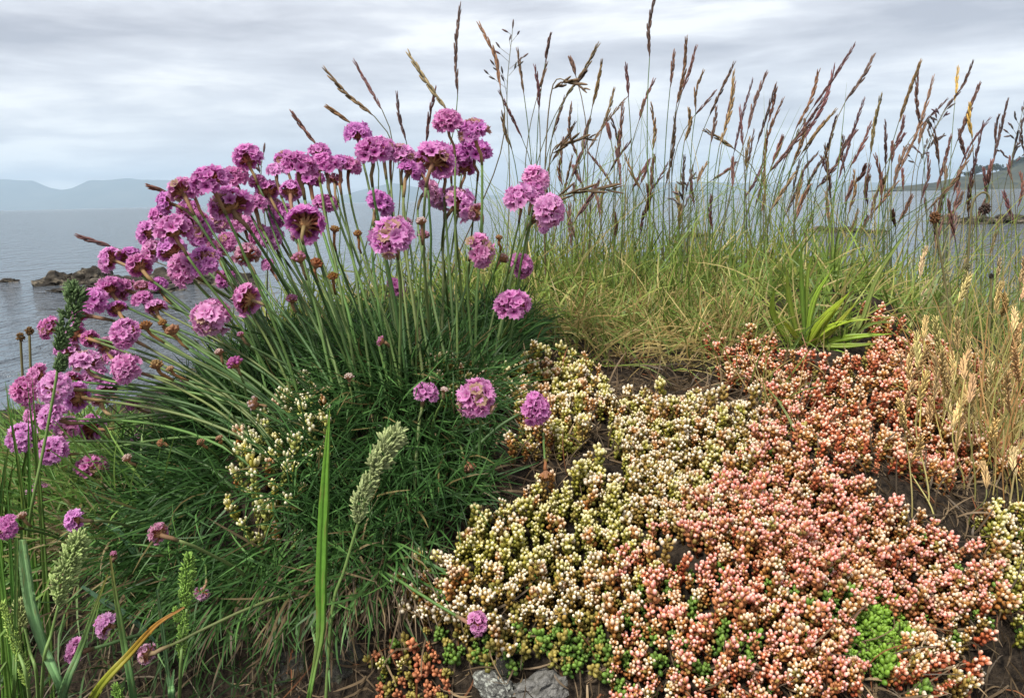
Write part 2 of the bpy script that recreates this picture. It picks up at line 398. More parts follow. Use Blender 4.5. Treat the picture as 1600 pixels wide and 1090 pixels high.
# ------------------------------------------------------------------ rocks
def rock_mesh(name, seed, mat, sub=3, amp=.35, flat=1.0):
    import bmesh
    bm = bmesh.new(); bmesh.ops.create_icosphere(bm, subdivisions=sub, radius=1.0)
    for v in bm.verts:
        p = v.co.copy(); nn = mnoise.fractal(p * 1.1 + Vector((seed * 7.3, seed, 0)), 1.0, 2.0, 5)
        cell = mnoise.cell(p * 2.2 + Vector((seed, 0, seed))) * .16
        v.co = p * (1 + amp * nn + cell); v.co.z *= flat
    me = bpy.data.meshes.new(name); bm.to_mesh(me); bm.free(); me.materials.append(mat); return me
RK = [rock_mesh('rock', s, M_SKERRY, 4, .4) for s in range(5)]
def skerry(label, specs, group):
    for k, (px, py, wpx, hpx) in enumerate(specs):
        v = -ray(px, py)[2] / ray(px, py)[1]; Y = CAM[2] / v; p = at(px, py, Y); s = Y / FPX
        o = link('sea_rock', RK[k % 5]); o.location = (p[0], p[1] + wpx * s * .25, -hpx * s * .25)
        o.scale = (wpx * s * .5, wpx * s * .4, hpx * s * 1.4); o.rotation_euler.z = 0.5 * math.sin(k * 7)
        lb = label if len(specs) < 2 else ('tall ' if hpx >= 17 else 'low ' if hpx < 11 else '') + ('broad ' if wpx >= 85 else 'narrow ' if wpx < 62 else '') + label
        tag(o, lb, 'rock', group)
skerry('dark seaweed-brown rock of the low skerry behind the pink flowers',
       [(85, 446, 70, 15), (140, 444, 60, 20), (175, 452, 120, 16), (215, 448, 90, 17), (255, 446, 90, 20), (300, 444, 80, 19), (345, 445, 80, 17), (385, 447, 40, 10), (110, 456, 80, 5), (230, 458, 90, 9), (160, 458, 60, 8)], 'rocks of the skerry behind the flowers')
skerry('small dark rock barely breaking the water beside the skerry', [(8, 441, 34, 4)], 'lone awash rocks')
skerry('thin flat rock awash in the sea behind the tall grass', [(1290, 362, 50, 6), (1330, 363, 80, 6), (1370, 364, 40, 4), (1085, 370, 60, 5)], 'flat rocks behind the grass')
skerry('long low brown reef rock beyond the tall grass below the headland', [(1495, 350, 55, 11), (1545, 350, 70, 10), (1600, 349, 80, 12), (1650, 349, 60, 11)], 'reef rocks below the headland')
skerry('dark shore rock at the water edge behind the leaning flowers', [(20, 668, 80, 18), (215, 690, 60, 16), (-40, 665, 90, 16), (80, 680, 60, 14), (150, 690, 70, 12)], 'shore rocks behind the flowers')
# stones and rock face in the bank
for k, (px, py, wx, wz, mat, lab, dy) in enumerate([
        (845, 1068, 52, 30, M_STONE, 'pale grey stone with white quartz streaks under the stonecrop edge', .012),
        (775, 1078, 40, 28, M_LICH, 'stone crusted with white lichen below the stonecrop edge', .01),
        (790, 1035, 20, 20, M_ROCKF, 'small dark stone wedged above the lichen crusted stone', .008),
        (545, 1050, 48, 56, M_ROCKF, 'dark upright rock face in the bank beside the small stonecrop clump', .02),
        (465, 1060, 40, 50, M_ROCKF, 'dark rock face in the bank behind the long grass stalk', .02),
        (1070, 628, 16, 9, M_ROCKF, 'small dark pebble lying between the white stonecrop heads', .004)]):
    p = hit(px, py); s = p[1] / FPX; dy -= .016 if py > 1000 else 0
    o = link('stone', rock_mesh('stone', 20 + k, mat, 4, .28)); o.location = p + np.array([0, dy + .004, -.004])
    o.scale = (wx * s, wx * s * .7, wz * s); o.rotation_euler = (R.uniform(-.2, .2), R.uniform(-.3, .3), R.uniform(0, 3))
    if mat is M_ROCKF: o.rotation_euler = (0.1, 0.1, 0.2)
    tag(o, lab, 'stone')

# ------------------------------------------------------------------ thrift flower heads
def head_mesh(seed, n_fl=26, fade=0.0, tight=1.0):
    rr = random.Random(seed); mb = MB(); ml = MB()
    lo = math.cos(math.radians(101))
    for k in range(n_fl):
        cz = 1 - (k + .5) / n_fl * (1 - lo); th = k * 2.39996 + rr.uniform(-.25, .25); rad = math.sqrt(max(0, 1 - cz * cz))
        n = unit(np.array([rad * math.cos(th), rad * math.sin(th), cz * .9 + rr.uniform(-.14, .14)]))
        s, u, n = frame(n + np.array([rr.gauss(0, .12), rr.gauss(0, .12), rr.gauss(0, .1)])); sz = rr.uniform(.68, 1.0) * tight
        c0 = n * .52 * rr.uniform(.82, 1.2)
        f = rr.uniform(.82, 1.15)
        deep = np.array([.58, .10, .45]) * f; pale = np.minimum(np.array([.87, .42, .74]) * f, .93)
        if rr.random() < .03: deep = np.array([.34, .17, .09]); pale = np.array([.55, .36, .26])
        if fade: deep = deep * (1 - fade) + np.array([.45, .25, .2]) * fade; pale = pale * (1 - fade) + np.array([.75, .55, .5]) * fade
        # calyx: a thin brown tube from the centre of the head
        tube(ml, [np.array([0, 0, -.12]) + n * .04, c0 * .7, c0 + n * .10], [.035, .055, .085], np.array([(.30, .12, .05), (.26, .085, .04), (.36, .14, .12)]) * rr.uniform(.7, 1.2), 5, False)
        ph = rr.uniform(0, 6.28); op = rr.uniform(.75, 1.1)
        for p in range(5):
            a = ph + p * 1.2566 + rr.uniform(-.12, .12); t = math.cos(a) * s + math.sin(a) * u; b = np.cross(n, t)
            V = []; C = []
            for si, sv in enumerate((0, .5, 1.0)):
                wd = (.05, .17, .14)[si] * sz * rr.uniform(.9, 1.12)
                cen = c0 + n * (.06 + (.30 * sv - .13 * sv * sv * op)) * sz + t * (.04 + .30 * sv ** 1.2 * op) * sz
                for j in (-1, 0, 1):
                    q = cen + b * wd * j + n * (.045 if j else 0) * sz * (1 if si else 0) + n * rr.uniform(-.025, .03) * si
                    if si == 2 and j == 0: q = q - t * .05 * sz
                    V.append(q); C.append(deep * (1 - sv) + pale * sv)
            mb.add(V, np.array(C), [(0, 1, 4, 3), (1, 2, 5, 4), (3, 4, 7, 6), (4, 5, 8, 7)])
        # stamens
        if rr.random() < .6:
            tube(mb, [c0 + n * .1, c0 + n * .34 * sz], [.018, .022], (.78, .55, .68), 3)
    # core and papery bracts
    lozenge(ml, np.array([0, 0, -.22]), np.array([0, 0, 1.0]), .5, .3, (.28, .13, .06), (.33, .1, .12), 8)
    for k in range(14):
        a = k * .4488 + rr.uniform(-.1, .1); r = np.array([math.cos(a), math.sin(a), 0]); b = np.array([-math.sin(a), math.cos(a), 0])
        up = rr.uniform(.1, .3); c = np.array((.50, .27, .12)) * rr.uniform(.6, 1.25); wd = rr.uniform(.045, .075); ln = rr.uniform(.32, .5)
        z = np.array([0, 0, 1.0]); o = z * -.24
        V = [o - b * .04, o + b * .04, o + r * ln * .5 - b * wd + z * .05, o + r * ln * .5 + b * wd + z * .05, o + r * ln + z * up - b * wd * .5, o + r * ln + z * up + b * wd * .5]
        ml.add(V, c, [(0, 1, 3, 2), (2, 3, 5, 4)])
    return mb.mesh('flower_head', M_PETAL), ml.mesh('bracts', M_BRACT)
def bud_mesh(seed, c_in, c_tip):
    rr = random.Random(seed); mb = MB(); ml = MB()
    for k in range(18):
        cz = 1 - (k + .5) / 18 * 1.1; th = k * 2.4; rad = math.sqrt(max(0, 1 - cz * cz))
        n = unit(np.array([rad * math.cos(th) * .8, rad * math.sin(th) * .8, cz + .25]))
        lozenge(mb, n * .25 - np.array([0, 0, .1]), n, .72 * rr.uniform(.85, 1.1), .21, c_in, np.array(c_tip) * rr.uniform(.75, 1.15), 5)
    for k in range(12):
        a = k * .5236 * 2.1; r = np.array([math.cos(a), math.sin(a), 0]); b = np.array([-math.sin(a), math.cos(a), 0]); z = np.array([0, 0, 1.0])
        h = .35 if k % 2 else .05; c = np.array((.42, .2, .1)) * rr.uniform(.6, 1.2); o = z * -.45
        V = [o - b * .08, o + b * .08, o + r * .62 + z * .3 - b * .26, o + r * .62 + z * .3 + b * .26, o + r * .7 + z * (.62 + h) - b * .08, o + r * .7 + z * (.62 + h) + b * .08]
        ml.add(V, c, [(0, 1, 3, 2), (2, 3, 5, 4)])
    lozenge(ml, np.array([0, 0, -.5]), np.array([0, 0, 1.0]), .9, .5, (.3, .14, .07), (.35, .18, .12), 8)
    return mb.mesh('flower_bud', M_PETAL), ml.mesh('bracts', M_BRACT)
HEADS = {'o': [head_mesh(s, 36 + s % 3 * 4) for s in range(6)],
         'F': [head_mesh(40 + s, 28, .45, .9) for s in range(2)],
         'p': [bud_mesh(50, (.40, .12, .25), (.62, .2, .52)), bud_mesh(51, (.4, .14, .2), (.66, .3, .5))],
         'w': [bud_mesh(60, (.45, .25, .18), (.74, .6, .55)), bud_mesh(61, (.4, .2, .12), (.70, .5, .45))],
         'd': [bud_mesh(70, (.30, .13, .04), (.46, .24, .09)), bud_mesh(71, (.34, .17, .06), (.52, .32, .16))]}
AX = {'u': (0, -.15, 1), 'U': (0, .35, .9), 'b': (-.25, .55, .72), 'f': (0, -.8, .6), 'l': (-.9, -.15, .35), 'L': (-.85, .35, .25),
      'r': (.85, -.35, .15), 'd': (.15, -.3, -.85), 'R': (.7, .1, .6), 'k': (-.1, .72, .52)}
# px, py, size, kind, facing [, base px, base py]
FL = [(388,248,48,'o','U'),(285,298,50,'o','b'),(330,287,62,'o','u'),(366,280,46,'o','u'),(360,322,74,'o','b'),(418,300,46,'o','b'),
(402,285,30,'o','U'),(427,326,36,'o','u'),(441,338,42,'o','f'),(294,328,38,'o','u'),(254,340,44,'o','l'),(232,365,44,'o','l'),
(272,362,58,'o','U'),(315,365,46,'o','f'),(270,392,54,'o','b'),(291,420,60,'o','f'),(321,410,54,'o','f'),(173,406,42,'o','l'),
(218,416,48,'o','b'),(356,380,38,'o','f'),(385,400,46,'F','U'),(424,371,42,'o','f'),(419,414,24,'o','u'),(172,453,46,'o','U'),
(150,470,46,'o','f'),(223,449,30,'F','U'),(248,447,30,'o','u'),(388,467,56,'o','L'),(330,497,62,'o','f'),
(559,211,44,'o','u'),(582,239,60,'o','u'),(447,250,36,'o','u'),(468,262,56,'o','u'),(500,238,36,'o','u'),(508,262,50,'o','u'),
(546,262,38,'o','u'),(523,281,26,'F','U'),(629,244,42,'o','u'),(612,240,36,'o','u'),(652,258,50,'o','b'),(680,250,60,'o','U'),
(711,247,48,'o','u'),(699,194,48,'o','u'),(740,209,50,'o','u'),(742,241,54,'o','u'),(668,298,44,'o','R'),(714,320,55,'o','R'),
(745,332,32,'F','L'),(593,321,50,'o','R'),(612,371,70,'o','f'),(658,347,22,'w','u'),(661,368,26,'p','u'),(559,366,17,'d','u'),
(477,350,70,'o','k'),(508,320,42,'o','u'),(468,404,28,'p','u'),(494,413,26,'d','u'),(523,359,18,'d','u'),(520,433,22,'d','u'),
(456,468,24,'p','u'),(618,450,36,'o','R'),(748,392,56,'o','r'),(812,415,42,'o','r'),(785,404,24,'w','R'),(836,281,46,'o','u'),
(814,314,56,'o','u'),(856,328,56,'o','r'),(780,372,14,'d','u'),(801,480,60,'o','u',778,570),
(183,483,36,'o','b'),(77,513,38,'o','l'),(119,522,32,'o','L'),(141,530,30,'o','L'),(167,541,46,'F','b'),(197,522,50,'o','f'),
(244,481,36,'o','U'),(254,505,18,'d','u'),(270,517,30,'d','u'),(228,510,24,'d','u'),(135,568,52,'o','U'),(199,576,52,'o','f'),
(148,587,44,'o','u'),(40,610,48,'o','f'),(87,605,56,'o','f'),(122,620,50,'o','L'),(157,626,38,'F','b'),(210,632,26,'o','u'),
(82,650,50,'o','f'),(144,668,46,'o','L'),(34,684,50,'o','f'),(83,703,52,'o','f'),(144,730,54,'o','u',150,830),(61,772,48,'F','k',170,870),
(221,696,42,'F','L',330,800),(367,568,30,'p','u',395,690),(343,551,18,'w','u',390,680),(398,630,30,'w','l',450,710),(376,523,14,'p','u'),
(314,691,16,'d','u',350,740),(343,684,15,'d','u',380,740),(252,692,16,'d','l',340,760),(199,716,20,'w','u',270,800),(245,571,25,'d','u'),(266,577,16,'d','u'),
(289,597,18,'F','u'),(596,533,20,'p','l',610,640),(545,589,19,'w','u',560,690),(665,615,42,'o','u',648,790),(694,609,16,'w','u',672,700),
(744,622,66,'o','f',752,790),(835,639,58,'o','r',690,780),(733,728,27,'d','d',700,690),(853,741,28,'d','d',850,690),
(13,822,42,'o','f',150,900),(119,812,40,'o','l',240,860),(35,806,20,'w','u',120,880),(249,833,38,'F','L',420,950),(178,865,14,'p','u',190,920),
(167,976,44,'o','l',235,960),(120,1016,46,'o','l',330,1000),(230,1020,38,'F','L',520,950),(316,925,30,'F','d',310,880),(744,973,42,'o','r',522,905)]
FL += [(305,345,42,'o','u'),(346,345,44,'o','f'),(398,322,40,'o','u'),(240,392,40,'o','l'),(203,402,38,'o','U'),(338,392,42,'o','b'),(352,436,34,'o','f'),(196,452,36,'o','l'),
(128,492,38,'o','l'),(222,468,34,'o','u'),(105,548,38,'o','U'),(62,588,42,'o','l'),(112,596,42,'o','b'),(170,606,36,'o','U'),(105,668,40,'o','f'),(56,648,40,'o','l'),(178,560,34,'o','u'),
(484,282,44,'o','U'),(530,258,40,'o','u'),(596,232,42,'o','u'),(640,268,40,'o','U'),(694,268,46,'o','u'),(726,262,38,'o','b'),(455,300,40,'o','b'),(432,268,34,'o','u'),(690,312,38,'o','f'),(628,352,34,'F','u'),(404,366,34,'o','f'),
(300,300,40,'o','u'),(262,318,38,'o','l'),(832,300,40,'o','u'),(846,344,42,'o','r'),(470,372,38,'F','U'),(380,352,40,'o','u')]
UNIQ = {(744,973):'single pink thrift flower drooping over the green stonecrop on a wiry stem',
 (744,622):'large round pink thrift flower in front of the cushion beside the cream stonecrop',
 (835,639):'pink thrift flower on a stem bent sideways against the cream stonecrop',
 (665,615):'small half open pink thrift flower on a straight stem in front of the cushion',
 (801,480):'domed pink thrift flower before the yellow grass with two stems below it',
 (733,728):'straw coloured dried thrift head hanging at the cushion edge',
 (853,741):'orange dried thrift head lying on the pale stonecrop',
 (230,1020):'fading thrift flower with tan bracts on a long horizontal stem over the bank',
 (167,976):'pink thrift flower facing sideways behind the pointed grass blade over the bank',
 (120,1016):'pink thrift flower crossed by a grass blade low over the bank',
 (316,925):'fading thrift flower nodding straight down beside the green seed spike',
 (249,833):'fading thrift flower with pale bracts on a stem running diagonally down the bank',
 (388,248):'thrift flower standing clear of the cluster with its brown calyx showing below',
 (699,194):'topmost pink thrift flower of the whole clump',
 (740,209):'pink thrift flower just beside the topmost one of the clump',
 (61,772):'fading thrift flower turned away showing golden bracts like wheel spokes',
 (545,589):'tiny round pinkish white thrift bud among the dark cushion leaves'}
G_STEM = [np.array((.095, .17, .048)), np.array((.06, .125, .036)), np.array((.13, .195, .06))]
for k, f in enumerate(FL):
    px, py, dia, kind, face = f[:5]
    if len(f) > 5: bx, by = f[5:7]
    elif px < 330 and py > 440: bx, by = 455 + (px - 150) * .35 + R.uniform(-40, 40), 700 + (py - 500) * .28 + R.uniform(-40, 40)
    else: bx, by = 640 + (px - 600) * .55 + R.uniform(-30, 30), (625 if px < 700 else 575) + R.uniform(-45, 45)
    base = hit(bx, by)
    D = 0.5 * min(max(.0222 * FPX / dia, .40), .60) + .5 * (base[1] - .02)
    if kind in 'wpd': D = base[1] - .015 + R.uniform(-.02, .02)
    if py > 780: D = min(base[1] - .045, .40)
    if py > 480:
        gh = hit(px, py)
        if gh is not None: D = min(D, gh[1] - (.035 if kind in 'oF' else .026))
    hp = at(px, py, D); r = dia / FPX * D / 2
    ax = unit(np.array(AX[face]) + np.array([R.gauss(0, .16), R.gauss(0, .12), R.gauss(0, .1)]) + np.array([(-.25 if px < 420 else .05), 0, 0]))
    key = (px, py)
    if key in UNIQ: lab, grp = UNIQ[key], None
    else:
        size = 'large ' if dia >= 54 else ('' if dia >= 40 else ('small ' if dia >= 22 else 'tiny '))
        look = {'o': 'rose pink thrift flower', 'F': 'fading brownish pink thrift flower', 'p': 'half open pink thrift bud', 'w': 'whitish closed thrift bud', 'd': 'brown withered thrift head'}[kind]
        turn = {'u': 'held upright', 'U': 'upright with calyx bared', 'b': 'showing brown bracts', 'k': 'turned to the sea', 'f': 'facing inland', 'l': 'bending outward', 'L': 'nodding outward', 'r': 'bending to the stonecrop', 'R': 'tilting to the stonecrop', 'd': 'hanging down'}[face]
        zone = ('in the topmost row' if py < 275 and px > 430 else 'next to the tall grass' if px > 700 else 'in the heart of the clump' if px > 330 else
                'high on the leaning flank' if py < 430 else 'midway down the leaning flank' if py < 560 else 'low on the leaning flank')
        lab = size + look + ' ' + turn + ', ' + zone; grp = 'thrift flowers ' + zone
    t = thing('thrift_flower', lab, 'flower', base, grp)
    neck = hp - ax * r * (.25 if kind in 'oF' else .5)
    L0 = np.linalg.norm(neck - base); bow = L0 * .35
    out_d = unit(np.array([(hp - base)[0] * .5, (hp - base)[1] * .4, .12 + .5 * max(0, (hp - base)[2])]))
    p1 = base - np.array([0, 0, .004]); c1 = base + out_d * bow; c2 = neck - ax * bow * (.55 if face in 'kfbd' else .4)
    tt = np.linspace(0, 1, 18)[:, None]
    C = (1 - tt) ** 3 * p1 + 3 * (1 - tt) ** 2 * tt * c1 + 3 * (1 - tt) * tt ** 2 * c2 + tt ** 3 * neck
    C[1:-2] += np.cumsum(np.array([[R.gauss(0, .00025), R.gauss(0, .0002), 0] for _ in range(15)]), 0)
    th = (.00092 if dia > 30 else .0007) * R.uniform(.85, 1.15)
    g = jit(R.choice(G_STEM), .2); mb = MB()
    tube(mb, C[:-3] - base, np.linspace(th * 1.1, th * .9, 15), np.linspace(0, 1, 15)[:, None] * (g * np.array((1.15, 1.05, 1.0)) - g) + g, 6)
    mb.obj('stem', M_STEM, t)
    mb = MB(); tan = jit((.30, .19, .10), .25) if kind != 'd' else jit((.27, .13, .05), .2)
    tube(mb, C[-4:] - base, [th * 1.0, th * 1.25, th * 1.3, th * 1.6], np.array([g * .6 + tan * .4, tan, tan, tan * .85]), 6)
    mb.obj('sheath', M_BRACT, t)
    me, ml = HEADS[kind][k % len(HEADS[kind])]
    h = link('flower_head' if kind in 'oF' else 'flower_bud', me, t); h.location = Vector(hp - base)
    q = Vector(ax).to_track_quat('Z', 'Y'); h.rotation_mode = 'QUATERNION'
    from mathutils import Quaternion
    h.rotation_quaternion = q @ Quaternion((0, 0, 1), R.uniform(0, 6.28)); s = r * ((1.04 if face in 'bk' else 1.17) if kind in 'oF' else 1.05); h.scale = (s, s, s * R.uniform(.78, .98))
    link('bracts', ml, h)

# ------------------------------------------------------------------ polygons in the photograph, used only to know which plant covers which ground
def inside(poly, x, y):
    x = np.asarray(x); y = np.asarray(y); c = np.zeros(x.shape, bool); n = len(poly)
    for i in range(n):
        x1, y1 = poly[i]; x2, y2 = poly[(i + 1) % n]
        if y1 == y2: continue
        c ^= ((y1 > y) != (y2 > y)) & (x < (x2 - x1) * (y - y1) / (y2 - y1) + x1)
    return c
CREAM = [(425,590),(480,560),(515,600),(515,690),(460,700),(445,815),(395,805),(360,740),(370,660)]
CUSH = [(330,640),(420,570),(520,530),(650,515),(790,512),(815,540),(765,600),(742,690),(750,780),(680,830),(590,860),(520,895),(430,905),(320,905),(250,880),(220,820),(250,720)]

# ------------------------------------------------------------------ thrift cushion leaves
def needle_field(mb, n, poly, xr, yr, length, width, cols, up, outward, droop, centre, spread=.35, segs=6, avoid=None, curlv=.10):
    pts = []
    while sum(len(p) for p in pts) < n:
        x = NR.uniform(*xr, 4000); y = NR.uniform(*yr, 4000); z = H(x, y)
        a, b2 = proj(np.stack([x, y, z], 1)); k = inside(poly, a, b2); pts.append(np.stack([x, y, z], 1)[k])
    P0 = np.concatenate(pts)[:n]; NR.shuffle(P0)
    if avoid is not None:
        a, b2 = proj(P0); k = inside(avoid, a, b2 - 25) & (NR.random(n) < .9); P0 = P0[~k]; n = len(P0)
    e = .004; nx = -(H(P0[:, 0] + e, P0[:, 1]) - H(P0[:, 0] - e, P0[:, 1])) / (2 * e); ny = -(H(P0[:, 0], P0[:, 1] + e) - H(P0[:, 0], P0[:, 1] - e)) / (2 * e)
    nn = unit(np.stack([nx, ny, np.ones(n)], 1))
    o = P0[:, :2] - np.array(centre)[None]; o = np.concatenate([unit(o), np.zeros((n, 1))], 1)
    d = unit(nn * up + o * outward + NR.normal(0, spread, (n, 3)))
    Lg = NR.uniform(length[0], length[1], n); step = Lg / segs
    pos = P0.copy(); Pt = [pos.copy()]
    curl = NR.normal(0, curlv, (n, 3))
    for s in range(segs):
        pos = pos + d * step[:, None]; d = unit(d + np.array([0, 0, -1.0]) * droop * NR.uniform(.4, 1.5, (n, 1)) + curl)
        Pt.append(pos.copy())
    Pt = np.stack(Pt, 1)
    g = H(Pt[..., 0], Pt[..., 1]) + .001
    Pt[..., 2] = np.maximum(Pt[..., 2], g)
    view = unit(CAM - P0); side = unit(np.cross(d, view) + NR.normal(0, .4, (n, 3)))
    W = NR.uniform(width[0], width[1], n)[:, None] * np.array([.7, 1, 1, .95, .85, .65, .15])[None, :segs + 1]
    ci = NR.choice(len(cols), n, p=[c[1] for c in cols]); C = np.array([c[0] for c in cols])[ci] * NR.uniform(.65, 1.35, (n, 1))
    ribbons(mb, Pt, side, W, C)
ct = thing('thrift_cushion', 'dense dark green thrift cushion of needle leaves under the pink flowers', 'plant', (-.1, .5, H(-.1, .5)))
def under(mbx, name, mat, par, kind='stuff'):
    v, c, q, t = mbx.arrays(); v = v - np.array(par.location)
    o = link(name, make_mesh(name, v, c, q, t, mat), par); o['kind'] = kind; return o
mb = MB()
needle_field(mb, 12500, CUSH, (-.42, .12), (.34, .8), (.024, .054), (.0004, .0007), [((.026, .068, .016), .46), ((.045, .115, .027), .34), ((.085, .185, .048), .16), ((.16, .13, .05), .04)], .70, .55, .12, (-.07, .53), .36, 6, CREAM, .12)
under(mb, 'needle_leaves', M_LEAF, ct)
mb = MB()
low = [(200,820),(330,870),(500,880),(600,850),(670,840),(620,890),(540,930),(420,950),(300,950),(200,920)]
needle_field(mb, 1150, low, (-.42, .12), (.33, .62), (.025, .055), (.0005, .0008), [((.05, .12, .028), .55), ((.09, .19, .045), .33), ((.16, .12, .06), .12)], .55, .5, .16, (-.07, .53), .5, 6, None, .2)
under(mb, 'hanging_leaves', M_LEAF, ct)
mb = MB()
dead = [(560,850),(670,850),(640,930),(540,950),(380,950),(300,940),(420,900)]
needle_field(mb, 450, dead, (-.3, .1), (.33, .55), (.02, .045), (.0004, .0007), [((.10, .07, .04), .6), ((.18, .13, .08), .4)], .4, .5, .3, (-.07, .53), .4)
under(mb, 'withered_leaves', M_LEAF, ct)
# lower left: straw and fine grass
lg = [(-60,700),(120,690),(230,720),(280,810),(210,880),(100,930),(-60,930)]
mb = MB()
needle_field(mb, 3800, lg, (-.6, -.1), (.36, .95), (.035, .08), (.0004, .0009), [((.10, .21, .04), .5), ((.17, .28, .06), .37), ((.27, .24, .09), .13)], .8, .2, .10, (-.2, .4), .45)
tag(mb.obj('fine_grass', M_LEAF), 'fine green grass on the flank beneath the leaning flowers', 'grass', None, 'stuff')
st = [(120,820),(210,800),(280,850),(270,900),(190,930),(100,910)]
mb = MB()
needle_field(mb, 300, st, (-.5, -.1), (.36, .8), (.025, .05), (.0004, .0007), [((.34, .27, .14), .6), ((.24, .18, .09), .4)], .35, .3, .12, (-.2, .55), .6)
tag(mb.obj('dead_straw', M_LEAF), 'tangle of pale dead straw under the thrift flank', 'straw', None, 'stuff')
bk = [(-60,900),(120,930),(300,960),(430,980),(480,990),(440,1150),(-60,1150)]
mb = MB()
needle_field(mb, 520, bk, (-.5, .1), (.28, .6), (.02, .05), (.0004, .0007), [((.05, .10, .03), .6), ((.12, .09, .05), .25), ((.20, .16, .10), .15)], .6, .1, .2, (-.1, .6), .6)
tag(mb.obj('bank_litter', M_LEAF), 'sparse dead stems and small leaves on the dark bank', 'straw', None, 'stuff')

# ------------------------------------------------------------------ stonecrop
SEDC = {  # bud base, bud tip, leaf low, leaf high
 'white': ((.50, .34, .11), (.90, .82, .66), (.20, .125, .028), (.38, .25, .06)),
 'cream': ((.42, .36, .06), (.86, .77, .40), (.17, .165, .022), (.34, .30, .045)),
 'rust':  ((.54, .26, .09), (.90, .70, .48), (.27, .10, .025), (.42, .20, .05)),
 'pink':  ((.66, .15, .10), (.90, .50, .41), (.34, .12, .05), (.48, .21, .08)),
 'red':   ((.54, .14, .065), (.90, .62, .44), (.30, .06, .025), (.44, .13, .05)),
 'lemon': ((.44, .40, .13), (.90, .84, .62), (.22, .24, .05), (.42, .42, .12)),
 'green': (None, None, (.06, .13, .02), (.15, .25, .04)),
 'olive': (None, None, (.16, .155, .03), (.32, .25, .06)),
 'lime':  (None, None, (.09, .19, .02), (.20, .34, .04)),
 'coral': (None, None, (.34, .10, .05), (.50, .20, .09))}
def shoot_mesh(cls, seed):
    rr = random.Random(hash((cls, seed)) & 0xffff if False else seed * 131 + len(cls) * 17 + ord(cls[0]))
    bb, bt, l0, l1 = SEDC[cls]; ms = MB(); mbud = None
    veg = bb is None
    Hh = (.010 if veg else .017) * rr.uniform(.85, 1.15)
    bend = np.array([rr.gauss(0, .12), rr.gauss(0, .12), 0])
    tube(ms, [(0, 0, -.006), tuple(bend * Hh * .4 + np.array([0, 0, Hh * .5])), tuple(bend * Hh + np.array([0, 0, Hh]))], [.0009, .0008, .0007], np.array(l0) * .8, 4)
    nl = 10 if veg else 16
    for k in range(nl):
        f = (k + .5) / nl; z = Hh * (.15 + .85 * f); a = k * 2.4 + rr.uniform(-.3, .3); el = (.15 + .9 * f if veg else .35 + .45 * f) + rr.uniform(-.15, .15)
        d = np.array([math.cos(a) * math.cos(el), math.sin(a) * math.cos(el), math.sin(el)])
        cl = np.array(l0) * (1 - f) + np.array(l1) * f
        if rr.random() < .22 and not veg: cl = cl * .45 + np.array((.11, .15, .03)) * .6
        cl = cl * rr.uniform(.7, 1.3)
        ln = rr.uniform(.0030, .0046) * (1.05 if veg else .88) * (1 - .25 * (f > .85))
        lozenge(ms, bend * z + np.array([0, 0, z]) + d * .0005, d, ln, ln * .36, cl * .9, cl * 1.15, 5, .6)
    if not veg:
        mbud = MB(); nb = rr.randint(4, 8)
        for k in range(nb):
            rad = 0 if k == 0 else rr.uniform(.55, 1.0); a = k * 2.4 + rr.uniform(-.4, .4)
            d = unit(np.array([math.cos(a) * rad * .8, math.sin(a) * rad * .8, 1.0]))
            p0 = bend * Hh + np.array([math.cos(a) * rad * .0031, math.sin(a) * rad * .0031, Hh + .0005 - .002 * rad + rr.uniform(-.0014, .001)])
            tube(ms, [tuple(bend * Hh + np.array([0, 0, Hh - .002])), tuple(p0 + d * .0008)], [.0005, .0005], np.array(l1), 3, False)
            f = rr.uniform(.85, 1.08); wv = rr.uniform(0, .55) ** 1.5
            lozenge(mbud, p0, d, rr.uniform(.0026, .0034), rr.uniform(.00105, .00135), np.array(bb) * f, np.minimum((np.array(bt) * (1 - wv) + np.array((.92, .88, .82)) * wv) * f, .93), 6, .62, 2.0)
    return ms, mbud
NV = 5
SHOOT = {}
for cls in SEDC:
    for s in range(NV):
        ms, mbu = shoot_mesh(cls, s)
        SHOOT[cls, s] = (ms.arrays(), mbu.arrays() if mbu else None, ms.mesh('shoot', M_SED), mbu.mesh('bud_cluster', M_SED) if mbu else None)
HOLES = [(1058,832,46,30),(1000,800,24,16),(985,590,62,20),(862,722,34,26),(960,705,18,30),(1085,850,30,18),(940,640,22,14),(1130,880,14,12),(1235,715,14,18),
         (1420,905,14,18),(1180,790,12,14),(905,850,10,14),(820,800,10,12),(1010,700,10,20),(1310,1000,12,10),(1190,1010,14,10),(760,850,12,9),(1100,930,14,9)]
